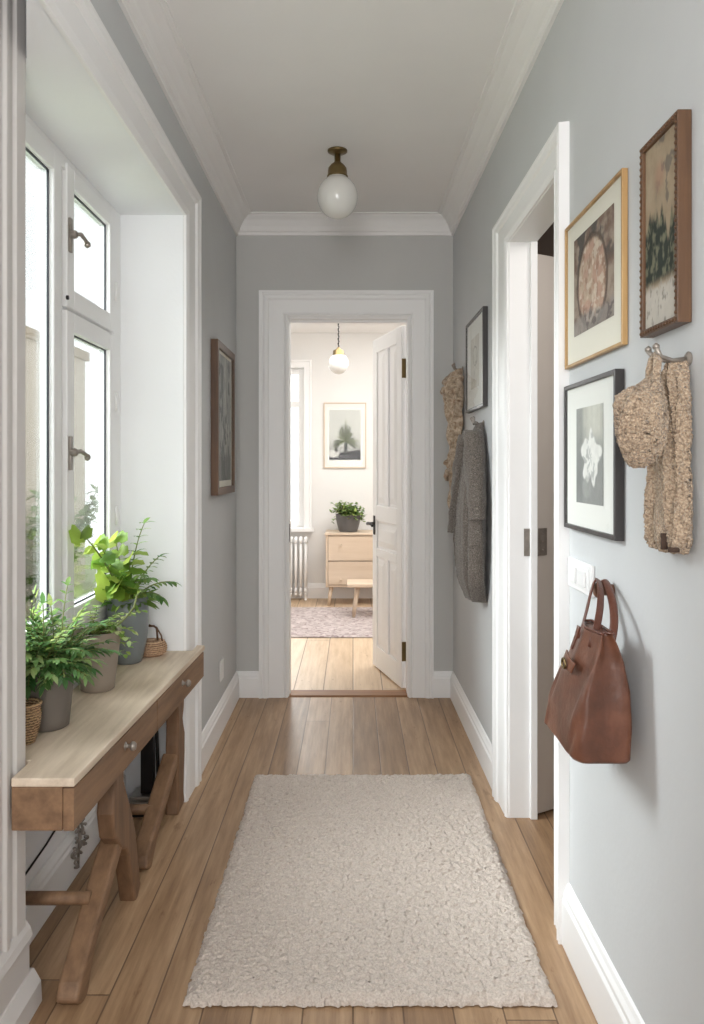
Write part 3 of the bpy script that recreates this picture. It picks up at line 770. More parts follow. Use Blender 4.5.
def plant_broad():
    c = Vector((-0.808, 2.87, ZT)); root = thing('potted_broadleaf_plant', 'broad-leaved plant with tall arching stems in a blue-grey glazed pot', 'potted plant', c)
    pot(root, c, 0.050, 0.070, 0.235, M['potblue'], 0.005, 0.012)
    f = MB(); st = MB(); top = c + Vector((0, 0, 0.215))
    # tall arching stems: (direction, length, droop)
    stems = [((-0.12, -1.0, 1.25), 0.44, 0.5, 0), ((-0.10, -0.6, 1.0), 0.31, 0.5, 0), ((-0.08, -0.2, 1.0), 0.24, 0.4, 0), ((0.10, -0.1, 1.0), 0.31, 1.45, 1), ((0.10, -0.25, 1.0), 0.19, 0.7, 0),
             ((-0.14, -0.45, 0.9), 0.22, 0.6, 0), ((0.30, -0.3, 0.75), 0.18, 1.1, 1), ((0.42, 0.05, 0.6), 0.16, 1.1, 1), ((0.25, 0.2, 0.9), 0.19, 1.0, 1), ((-0.1, -0.6, 0.9), 0.19, 0.8, 0), ((0.05, -0.5, 0.8), 0.15, 0.9, 0), ((0.40, -0.2, 0.55), 0.15, 1.4, 1), ((0.2, -0.3, 0.7), 0.17, 1.0, 1), ((0.0, -0.35, 0.6), 0.14, 0.9, 0), ((-0.12, -0.5, 0.55), 0.15, 0.8, 0)]
    for d, L_, dr, kind in stems:
        pts = arc(top + Vector((d[0] * 0.03, d[1] * 0.03, 0)), d, L_, dr, 10)
        st.tube(pts, [0.0036 - 0.0002 * i for i in range(len(pts))], 6)
        if kind == 0:
            for i in range(4, len(pts)):
                dd = (pts[i] - pts[i - 1]).normalized(); s = 1 if i % 2 else -1
                sd = dd.cross(Vector((0, 0, 1))); sd = sd.normalized() if sd.length > 0.05 else Vector((1, 0, 0))
                leaf(f, pts[i], dd * 0.5 + sd * s + Vector((0, -0.2, 0.1)), random.uniform(0.050, 0.078), random.uniform(0.022, 0.033), 0.8, random.choice([(140, 170, 74), (162, 188, 96), (112, 146, 64)]), 2, 5, random.uniform(-1.1, 1.1))
            leaf(f, pts[-1], (d[0], d[1] - 0.3, 0.15), 0.075, 0.036, 0.8, (164, 190, 88), 2, 5, random.choice([-0.9, 0.9]))
        else:
            for i in range(3, len(pts)):
                dd = (pts[i] - pts[i - 1]).normalized(); sd = dd.cross(Vector((0, 0, 1))); sd = sd.normalized() if sd.length > 0.05 else Vector((1, 0, 0))
                for s in (-1, 1):
                    leaf(f, pts[i], dd * 0.9 + sd * s * 0.8, random.uniform(0.030, 0.048), random.uniform(0.007, 0.011), 0.9, random.choice([(120, 152, 92), (92, 128, 72), (150, 178, 104)]), 1, 4)
            leaf(f, pts[-1], dd, 0.05, 0.009, 0.8, (110, 146, 84), 1, 4)
    for k in range(120):     # low growth in the pot
        a = random.uniform(0, 2 * PI); el = random.uniform(0.2, 1.3); r = random.uniform(0, 0.05)
        leaf(f, top + Vector((math.cos(a) * r, math.sin(a) * r, 0.0)), (math.cos(a), math.sin(a), math.tan(el) * 0.7), random.uniform(0.035, 0.095), random.uniform(0.007, 0.016), 0.9, random.choice([(136, 166, 80), (166, 192, 100), (110, 140, 72)]), random.choice([1, 3]), 4, random.uniform(-0.9, 0.9))
    clampx = lambda x, y, z: (max(x, XW + 0.012), min(y, YF - 0.02), z)
    f.apply(clampx); st.apply(clampx)
    f.build('foliage', M['leaf'], root, smooth=True); st.build('stems', M['stem'], root, smooth=True)
plant_broad()

def baskets():
    c = Vector((-0.836, 2.03, ZT)); root = thing('wicker_basket', 'small brown wicker basket beside the near casing, in front of the fern pot', 'basket', c)
    b = MB(); n = 36
    for i in range(15):                                   # woven rows
        z = 0.004 + i * 0.0062; r = 0.024 + 0.014 * math.sin(min(1, i / 14) * PI * 0.62)
        pts = [(c.x + (r + 0.0022 * (1 if (k + i) % 2 else -1)) * math.cos(2 * PI * k / n), c.y + (r + 0.0022 * (1 if (k + i) % 2 else -1)) * math.sin(2 * PI * k / n), c.z + z) for k in range(n + 1)]
        b.tube(pts, 0.0031, 6)
    b.lathe([(0.002, 0.001), (0.024, 0.001)], c, 24, caps=False)
    b.build('basket_body', M['wicker'], root, smooth=True)
    b = MB(); pts = [(c.x + 0.040 * math.cos(2 * PI * k / 40), c.y + 0.040 * math.sin(2 * PI * k / 40), c.z + 0.098 + 0.002 * (k % 2)) for k in range(41)]
    b.tube(pts, 0.005, 8); b.build('rim', M['wicker'], root, smooth=True)
    c = Vector((-0.752, 2.975, ZT)); root = thing('rattan_basket', 'little round rattan basket with bent handle at the far end of the console', 'basket', c)
    b = MB()
    prof = [(0.002, 0.001), (0.042, 0.001), (0.048, 0.006), (0.050, 0.010)]
    b.lathe(prof, c, 40)
    for i in range(7):
        z = 0.013 + i * 0.0062; r = 0.050 + 0.008 * math.sin((i + 0.5) / 7 * PI * 0.95) - 0.0012 * i
        pts = [(c.x + (r + 0.0018 * (1 if (k + i) % 2 else -1)) * math.cos(2 * PI * k / 44), c.y + (r + 0.0018 * (1 if (k + i) % 2 else -1)) * math.sin(2 * PI * k / 44), c.z + z) for k in range(45)]
        b.tube(pts, 0.0042, 6)
    b.lathe([(0.044, 0.050), (0.030, 0.056), (0.002, 0.058)], c, 32, caps=False)
    b.build('basket_body', M['basket'], root, smooth=True)
    b = MB(); b.tube([c + Vector(v) for v in ((-0.028, 0, 0.05), (-0.024, 0, 0.095), (-0.016, 0, 0.108), (0.012, 0, 0.108), (0.022, 0, 0.098), (0.026, 0, 0.05))], 0.004, 8)
    b.build('handle', M['walnut'], root, smooth=True)
    b = MB(); b.tube([c + Vector(v) for v in ((-0.026, 0.004, 0.09), (-0.005, 0.0, 0.112), (0.022, -0.004, 0.104), (0.040, -0.006, 0.075), (0.046, -0.006, 0.045))], 0.0032, 8)
    b.build('handle', M['walnut'], root, smooth=True)
baskets()

# ================================================================== BITS ON THE FLOOR BY THE NICHE WALL
def floor_bits():
    c = Vector((-0.735, 3.00, 0)); root = thing('metal_stand', 'black metal post on a chrome-edged foot standing under the console', 'stand', c)
    x, y = -0.765, 2.965
    root.location = (x, y, 0); OFF[root.name] = Vector((x, y, 0))
    b = MB(); b.box(x - 0.055, x + 0.055, y - 0.05, y + 0.05, 0, 0.05); b.build('foot', M['iron'], root, bevel=0.006)
    b = MB(); b.box(x - 0.060, x + 0.060, y - 0.055, y + 0.055, 0.050, 0.060); b.box(x - 0.05, x + 0.05, y - 0.045, y + 0.045, 0.060, 0.075); b.build('rim', M['steel'], root, bevel=0.003)
    b = MB(); b.box(x - 0.018, x + 0.028, y - 0.018, y + 0.018, 0.075, 0.40); b.tube([(x + 0.03, y - 0.01, 0.10), (x + 0.045, y - 0.01, 0.14), (x + 0.04, y - 0.01, 0.30), (x + 0.03, y - 0.01, 0.38)], 0.007, 8)
    b.build('post', M['iron'], root, bevel=0.004)
    # thin dark cable along the wall and a scroll of dark wire at its end
    xc = XW + 0.0032; pts = [(xc, 1.93, 0.175), (xc, 2.1, 0.18), (xc, 2.3, 0.195), (xc, 2.5, 0.225), (xc, 2.62, 0.26), (xc, 2.72, 0.31)]
    b = MB(); b.tube(pts, 0.003, 8)
    tag(b.build('cable', M['iron'], smooth=True, base=pts[0]), 'dark cable running along the white wall under the console', 'cable')
    c = Vector((XW + 0.03, 2.50, 0.12)); b = MB(); r = random.Random(4)
    P = lambda u, v, w=0.0: (XW + 0.026 + w, 2.52 + u, 0.11 + v)
    for cx, cy, rr, a0, a1 in ((-0.04, 0.07, 0.022, 0, 5.2), (0.01, 0.06, 0.020, 1.5, 6.9), (-0.02, 0.02, 0.024, 3.0, 8.6), (0.03, 0.015, 0.018, 0.5, 5.6), (-0.05, -0.02, 0.020, 2, 7.2), (0.01, -0.035, 0.021, 0, 5), (-0.03, -0.065, 0.015, 1, 6), (0.05, -0.03, 0.014, 0, 5)):
        pts = [P(cx + rr * math.cos(a0 + (a1 - a0) * k / 18) * (1 - 0.4 * k / 18), cy + rr * math.sin(a0 + (a1 - a0) * k / 18) * (1 - 0.4 * k / 18), 0.004 * math.sin(k)) for k in range(19)]
        b.tube(pts, 0.0042, 7)
    b.tube([P(-0.03, 0.13), P(-0.02, 0.06), P(-0.01, 0.0), P(-0.02, -0.08)], 0.004, 7)
    tag(b.build('scrolled_ornament', M['oldsteel'], smooth=True, base=P(0, 0)), 'scrolled dark wire ornament against the baseboard under the console', 'ornament')
floor_bits()

# ================================================================== PICTURES
def mixc(a, b, t): return a * (1 - t[..., None]) + np.array(b) * t[..., None]
def S(x, a, b):
    t = np.clip((x - a) / (b - a), 0, 1); return t * t * (3 - 2 * t)
def L3(c): return np.array(lin(c))
def art_forest(U, V):      # tall painting: tan sky with faded blossom, dark trees, snowy foot
    n, m = VN(21), VN(22)
    c = np.ones(U.shape + (3,)) * L3((176, 160, 136))
    c = mixc(c, L3((146, 128, 106)), n.fbm(U * 6, V * 9, 5))
    q = S(m.fbm(U * 9 + 3, V * 12, 4), 0.52, 0.62) * S(V, 0.55, 0.65) * S(U, 0.25, 0.5); c = mixc(c, L3((96, 92, 88)), q * 0.7)
    r = np.hypot((U - 0.45) * 1.0, (V - 0.80) * 1.8); c = mixc(c, L3((168, 128, 108)), S(-r, -0.22, -0.05) * 0.5)
    edge = 0.56 + 0.16 * (n.fbm(U * 7 + 9, V * 0 + 2, 4) - 0.5) * 2
    trees = S(edge - V, -0.03, 0.05) * S(V, 0.20, 0.27)
    tex = m.fbm(U * 16, V * 22, 4)
    dark = mixc(np.ones_like(c) * L3((50, 56, 50)), L3((116, 116, 96)), S(tex, 0.45, 0.68))
    c = c * (1 - trees[..., None]) + dark * trees[..., None]
    snow = S(0.24 - V + 0.05 * (tex - 0.5), 0.0, 0.05); c = mixc(c, L3((190, 184, 174)), snow)
    c = mixc(c, L3((120, 116, 108)), snow * S(tex, 0.58, 0.66) * 0.7)
    return c
def art_still(U, V):       # oval of pinks and creams on muted ground
    n, m = VN(31), VN(32)
    t = n.fbm(U * 7, V * 7, 5); c = mixc(np.ones(U.shape + (3,)) * L3((128, 104, 92)), L3((176, 158, 144)), S(t, 0.3, 0.7))
    c = mixc(c, L3((96, 88, 84)), S(m.fbm(U * 5 + 4, V * 5, 4), 0.5, 0.62) * S(V, 0.45, 0.7))
    a = (U - 0.48) * 0.9 + (V - 0.46) * 0.25; bq = (V - 0.46) * 0.85 - (U - 0.48) * 0.25
    r = np.hypot(a / 0.36, bq / 0.40); wob = r + 0.12 * (m.fbm(U * 6, V * 6, 3) - 0.5)
    inside = S(-wob, -1.0, -0.93); ins = mixc(np.ones_like(c) * L3((198, 176, 156)), L3((196, 160, 142)), S(n.fbm(U * 9 + 8, V * 9, 5), 0.40, 0.66))
    ins = mixc(ins, L3((158, 122, 106)), S(m.fbm(U * 26, V * 14, 4), 0.55, 0.68) * 0.8); ins = mixc(ins, L3((222, 206, 190)), S(n.fbm(U * 16 + 5, V * 16, 4), 0.56, 0.7) * 0.8)
    ring = S(wob, 0.86, 0.94) * S(-wob, -1.06, -1.0); c = c * (1 - inside[..., None]) + ins * inside[..., None]
    c = mixc(c, L3((84, 68, 60)), ring * 0.8)
    low = S(0.2 - V + 0.1 * (t - 0.5), 0, 0.08); c = mixc(c, L3((160, 152, 148)), low * 0.7); c = mixc(c, L3((108, 98, 96)), low * S(m.fbm(U * 16, V * 16, 4), 0.52, 0.62) * 0.8)
    return c
def art_flower(U, V):      # pale flower on greys
    n, m = VN(41), VN(42)
    c = mixc(np.ones(U.shape + (3,)) * L3((150, 150, 148)), L3((196, 194, 186)), S(V + 0.2 * (n.fbm(U * 4, V * 4, 4) - 0.5), 0.35, 0.9))
    c = mixc(c, L3((128, 130, 130)), S(0.25 - U, -0.08, 0.05) * 0.6); c = mixc(c, L3((214, 212, 202)), S(U, 0.35, 0.5) * S(V, 0.6, 0.75) * S(0.95 - U, 0.0, 0.1) * 0.7)
    a = np.arctan2(V - 0.47, U - 0.55); r = np.hypot((U - 0.55) * 0.9, (V - 0.47) * 1.2) / (0.30 + 0.05 * np.sin(5 * a + 0.6) + 0.03 * np.sin(9 * a))
    f = S(-r, -1.05, -0.92); p = mixc(np.ones_like(c) * L3((236, 234, 230)), L3((188, 188, 186)), S(m.fbm(U * 11, V * 11, 4) + 0.1 * np.sin(6 * a + r * 8), 0.5, 0.66))
    c = c * (1 - f[..., None]) + p * f[..., None]
    c = mixc(c, L3((168, 168, 164)), S(-np.hypot((U - 0.4) / 0.2, (V - 0.16) / 0.12), -1, -0.7) * 0.5)
    return c
def art_sketch(U, V):
    n, m = VN(51), VN(52)
    c = np.ones(U.shape + (3,)) * L3((226, 222, 214)); c = mixc(c, L3((206, 200, 190)), n.fbm(U * 5, V * 5, 4))
    r = np.abs(np.hypot((U - 0.5) / 0.26, (V - 0.62) / 0.18) - 1 + 0.3 * (m.fbm(U * 6, V * 6, 3) - 0.5)); c = mixc(c, L3((120, 110, 100)), S(-r, -0.12, -0.02) * 0.7)
    r = np.abs(U - 0.5 + 0.15 * np.sin(V * 9)); c = mixc(c, L3((130, 120, 110)), S(-r, -0.03, -0.005) * S(0.55 - V, 0, 0.05) * S(V, 0.12, 0.2) * 0.7)
    c = mixc(c, L3((150, 140, 130)), S(m.fbm(U * 14, V * 14, 4), 0.58, 0.66) * S(-np.hypot(U - 0.5, V - 0.5), -0.4, -0.2) * 0.6)
    return c
def art_misty(U, V):       # grey blue watercolour with pale streaks
    n, m = VN(61), VN(62)
    c = mixc(np.ones(U.shape + (3,)) * L3((150, 150, 148)), L3((184, 182, 178)), n.fbm(U * 5, V * 7, 5))
    c = mixc(c, L3((206, 202, 196)), S(m.fbm(U * 16, V * 5 + 3, 4), 0.56, 0.70) * 0.85); c = mixc(c, L3((98, 100, 100)), S(m.fbm(U * 6 + 7, V * 8 + 2, 4), 0.55, 0.68) * 0.7)
    c = mixc(c, L3((116, 116, 114)), S(0.22 - V, -0.03, 0.04) * 0.7)
    return c
def art_palm(U, V):        # monochrome potted palm photograph, soft green tint
    n = VN(71); c = mixc(np.ones(U.shape + (3,)) * L3((206, 206, 202)), L3((150, 150, 150)), S(0.55 - V, 0, 0.6))
    fl = S(0.17 - V + 0.10 * (U - 0.5), 0, 0.03); c = mixc(c, L3((72, 72, 76)), fl)
    c = mixc(c, L3((232, 230, 226)), S(-np.hypot((U - 0.14) / 0.22, (V - 0.12) / 0.09), -1, -0.6) * 0.8)
    ox, oy = 0.52, 0.36
    rr = random.Random(3)
    for k in range(24):
        a = PI * (-0.06 + 1.12 * k / 23) + rr.uniform(-0.08, 0.08); ln = rr.uniform(0.42, 0.54)
        dx, dy = math.cos(a), math.sin(a)
        t = np.clip(((U - ox) * dx + (V - oy) * dy * 1.0) / ln, 0, 1)
        bend = -0.10 * t ** 2 * abs(dx)
        px_, py_ = ox + dx * ln * t, oy + dy * ln * t + bend
        w = 0.019 * np.sin(PI * np.clip(t, 0.04, 0.97)) + 0.003
        dd = np.hypot(U - px_, V - py_)
        dk = [(70, 76, 62), (104, 112, 86), (48, 52, 46), (140, 146, 116)][k % 4]
        c = mixc(c, L3(dk), S(-dd / w, -1.1, -0.7) * 0.9)
    c = mixc(c, L3((76, 78, 78)), S(-np.abs(U - 0.53) / 0.055, -1, -0.8) * S(0.36 - V, 0, 0.03) * S(V, 0.07, 0.10))
    c = mixc(c, L3((58, 58, 58)), S(-np.hypot((U - 0.22) / 0.06, (V - 0.20) / 0.07), -1, -0.7) * 0.8); c = mixc(c, L3((40, 40, 42)), S(-np.hypot((U - 0.26) / 0.09, (V - 0.29) / 0.035), -1, -0.6) * 0.7)
    return c

def picture(name, label, W_, H_, P, T, fw, fmat, mount, mmat, art, base, inset=0.004, res=150, glass=True, fprof='flat', group=None):
    """P(u, v, w): u right across the picture as one looks at it, v up, w off the wall"""
    root = thing(name, label, 'picture', base, group)
    def bx(m, u0, u1, v0, v1, w0, w1, mi=0):
        k = MB(); k.box(u0, u1, v0, v1, w0, w1); m.add([P(*q) for q in k.v], k.f, mi)
    b = MB(); w0 = 0.001
    fmats = list(fmat) if isinstance(fmat, tuple) else [fmat]; mv = len(fmats) - 1
    for a, c, d, e, mi in ((0, fw, 0, H_, 0), (W_ - fw, W_, 0, H_, 0), (fw, W_ - fw, 0, fw, mv), (fw, W_ - fw, H_ - fw, H_, mv)):
        bx(b, a, c, d, e, w0, T, mi)
        if fprof == 'beaded':     # carved bead along the face
            ln = max(c - a, e - d); n = int(ln / 0.012)
            for k in range(n):
                t = (k + 0.5) / n
                cu, cv = ((a + c) / 2, d + t * (e - d)) if e - d > c - a else (a + t * (c - a), (d + e) / 2)
                r = fw * 0.34; kb = MB(); kb.lathe([(r * 0.2, r * 0.75), (r * 0.8, r * 0.5), (r, 0)], (0, 0, 0), 6)
                b.add([P(cu + q[0], cv + q[1], T + q[2]) for q in kb.v], kb.f, mi)
    b.build('picture_frame', fmats, root, bevel=0.0015)
    if mount:
        m = MB(); m.add([P(fw * 0.9, fw * 0.9, T - inset - 0.003), P(W_ - fw * 0.9, fw * 0.9, T - inset - 0.003), P(W_ - fw * 0.9, H_ - fw * 0.9, T - inset - 0.003), P(fw * 0.9, H_ - fw * 0.9, T - inset - 0.003)], [(0, 1, 2, 3)])
        m.build('mount', mmat, root)
    mu, mb_, mt = (mount if mount else (fw * 0.95, fw * 0.95, fw * 0.95))
    a0, a1, v0, v1 = mu, W_ - mu, mb_, H_ - mt
    nu = int(res * (a1 - a0) / (v1 - v0)); nv = res
    U, V = np.meshgrid(np.linspace(0, 1, nu + 1), np.linspace(0, 1, nv + 1)); col = np.clip(art(U, V), 0, 1).reshape(-1, 3)
    m = MB(); m.sheet(lambda u, v: P(a0 + u * (a1 - a0), v0 + v * (v1 - v0), T - inset - 0.0022), nu, nv); m.col = [tuple(c) for c in col]
    m.build('art', M['art'], root)
    if glass:
        g = MB(); g.add([P(fw * 0.95, fw * 0.95, T - 0.0018), P(W_ - fw * 0.95, fw * 0.95, T - 0.0018), P(W_ - fw * 0.95, H_ - fw * 0.95, T - 0.0018), P(fw * 0.95, H_ - fw * 0.95, T - 0.0018)], [(0, 1, 2, 3)])
        g.build('glass', M['pglass'], root)
def right_pic(name, label, ya, yb, za, zb_, *a, **k):     # ya nearer the viewer
    picture(name, label, yb - ya, zb_ - za, lambda u, v, w: (XR(yb - u) - w, yb - u, za + v), *a, base=(XR((ya + yb) / 2), (ya + yb) / 2, za), **k)

def pictures():
    # tall deep-framed woodland painting nearest on the right
    ya = YR(692.5); yb = YR(641, 0.024)
    right_pic('framed_painting', 'woodland painting on tan ground in a deep carved brown frame, no mount', ya, yb, ZZ(322, ya), ZZ(109, ya), 0.026, 0.013, (M['walnut'], M['walnut_y']), None, None, art_forest, glass=False, fprof='beaded')
    ya = YR(628.5); yb = YR(564.5, 0.014)
    right_pic('framed_print', 'pink and cream still-life print in a thin gilt frame with wide white mount', ya, yb, ZZ(344.5, ya), ZZ(167.5, ya), 0.014, 0.008, M['gold'], (0.068, 0.075, 0.052), M['cream_mat'], art_still)
    ya = YR(625); yb = YR(564.5, 0.02)
    right_pic('framed_print', 'pale flower print on grey in a black frame beside the knitted hat', ya, yb, ZZ(541, ya), ZZ(368.5, ya), 0.022, 0.011, M['black'], (0.095, 0.070, 0.066), M['matboard'], art_flower)
    ya = YR(488); yb = YR(466, 0.02)
    right_pic('framed_sketch', 'light line sketch in a black frame hanging above the grey coat', ya, yb, ZZ(406, ya), ZZ(306, ya), 0.022, 0.014, M['black'], (0.13, 0.10, 0.09), M['matboard'], art_sketch)
    # on the left wall
    ya, yb = 3.64, 4.16
    picture('framed_watercolour', 'misty grey watercolour in a brown wooden frame on the left wall', yb - ya, 0.715, lambda u, v, w: (XL + w, ya + u, 1.148 + v), 0.034, 0.035, (M['walnut'], M['walnut_y']), (0.060, 0.065, 0.050), M['cream_mat'], art_misty, base=(XL, 3.9, 1.148), inset=0.010)
    # back room
    x0, x1 = -0.285, 0.128
    picture('framed_photograph', 'monochrome potted palm in a pale thin frame on the back room wall', x1 - x0, 0.635, lambda u, v, w: (x0 + u, YB - w, 1.262 + v), 0.02, 0.010, M['birch'], (0.055, 0.08, 0.07), M['matboard'], art_palm, base=(-0.08, YB, 1.262))
pictures()

# ================================================================== WALL FITTINGS
def fittings():
    # switch plate on the right wall
    ya, yb = YR(592, 0.008), YR(568, 0.008); z0, z1 = ZZ(598, ya), ZZ(566, ya)
    root = thing('light_switch', 'white double light switch plate beside the doorway, behind the leather bag', 'switch', (XR(ya), (ya + yb) / 2, z0))
    b = MB(); b.box(0.0005, 0.009, ya, yb, z0, z1); b.on_right_wall().build('plate', M['plastic'], root, bevel=0.003)
    b = MB(); b.box(0.009, 0.0115, ya + 0.018, yb - 0.018, z0 + 0.012, z1 - 0.012); b.on_right_wall().build('surround', M['plastic'], root, bevel=0.001)
    ym = (ya + yb) / 2
    for c in (ym - 0.04, ym + 0.04):
        b = MB(); b.box(0.0115, 0.017, c - 0.027, c + 0.027, z0 + 0.018, z1 - 0.018); o = b.on_right_wall().build('rocker', M['plastic'], root, bevel=0.002)
    # socket low on the left wall
    root = thing('wall_outlet', 'white electrical outlet low on the left wall above the baseboard', 'outlet', (XL, 3.92, 0.25))
    b = MB(); b.box(XL + 0.0005, XL + 0.008, 3.875, 3.965, 0.235, 0.335); b.build('plate', M['plastic'], root, bevel=0.003)
    for z in (0.265, 0.305):
        b = MB(); b.lathe([(0.014, 0), (0.014, 0.003)], (XL + 0.007, 3.92, z), 16, 'x'); b.build('socket', M['plastic'], root)
    # double prong hooks
    def hook(label, y, z, s=1.0, reach=0.05):
        root = thing('wall_hook', label, 'hook', (XR(y), y, z), 'metal coat hooks on the right wall')
        b = MB(); b.lathe([(0.012 * s, 0.0005), (0.013 * s, 0.004), (0.008 * s, 0.008)], (0, y, z), 16, 'x'); b.on_right_wall().build('rose', M['oldsteel'], root, smooth=False)
        for sg in (-1, 1):
            b = MB(); b.tube([(0.004, y, z), (reach * 0.5, y + sg * 0.006 * s, z - 0.004 * s), (reach * 0.85, y + sg * 0.014 * s, z + 0.002), (reach, y + sg * 0.018 * s, z + 0.016 * s)], [0.0045 * s, 0.004 * s, 0.0038 * s, 0.005 * s], 10)
            b.lathe([(0.001, -0.006 * s), (0.006 * s, -0.002 * s), (0.006 * s, 0.003 * s), (0.001, 0.007 * s)], (reach, y + sg * 0.018 * s, z + 0.018 * s), 10)
            b.on_right_wall().build('prong', M['oldsteel'], root, smooth=True)
    hook('metal double hook on the right wall holding the beige knitted hat', 1.395, 1.470, 1.0, 0.066)
    hook('metal double hook on the right wall above the grey tweed coat', 3.46, 1.465, 1.3, 0.05)
    hook('metal double hook at the far corner holding the beige printed scarf', 4.07, 1.775, 1.2, 0.05)
    # round peg for the bag
    y, z = 1.795, 1.004
    b = MB(); b.lathe([(0.014, 0.0005), (0.013, 0.006), (0.011, 0.026), (0.016, 0.030), (0.017, 0.037), (0.012, 0.042), (0.002, 0.044)], (0, y, z), 24, 'x')
    o = b.on_right_wall().build('wall_peg', M['peg'], smooth=True, base=(XR(y), y, z)); tag(o, 'round brown peg on the right wall carrying the leather bag', 'peg')
fittings()

# ================================================================== TEXTILES ON THE RIGHT WALL
def ring(cw, cy, z, aw, ay, n, nz=None, p=2.4, flat_back=True):
    out = []
    for k in range(n):
        a = 2 * PI * k / n; ca, sa = math.cos(a), math.sin(a)
        u = math.copysign(abs(ca) ** (2 / p), ca); v = math.copysign(abs(sa) ** (2 / p), sa)
        w = cw + aw * u; y = cy + ay * v
        if nz: dw, dy = nz(a, z); w += dw; y += dy
        out.append((max(0.003, w), y, z))
    return out
def rough_up(b, amp, freq, seed):
    v1, v2, v3 = VN(seed, 128), VN(seed + 1, 128), VN(seed + 2, 128)
    A = np.array(b.v); q = A * freq
    u = q[:, 0] + 0.37 * q[:, 1]; t = q[:, 2] + 0.61 * q[:, 1]
    b.v = [tuple(p) for p in A + amp * np.stack([v1.fbm(u, t, 2) - 0.5, v2.fbm(u + 9, t, 2) - 0.5, v3.fbm(u, t + 5, 2) - 0.5], -1) * 2]
    b.v = [(max(0.003, w), y, z) for w, y, z in b.v]
    return b
def interp(tab, z):
    tab = sorted(tab)
    if z <= tab[0][0]: return tab[0][1:]
    for a, c in zip(tab, tab[1:]):
        if z <= c[0]:
            t = (z - a[0]) / (c[0] - a[0]); t = t * t * (3 - 2 * t) if False else t
            return tuple(p + (q - p) * t for p, q in zip(a[1:], c[1:]))
    return tab[-1][1:]

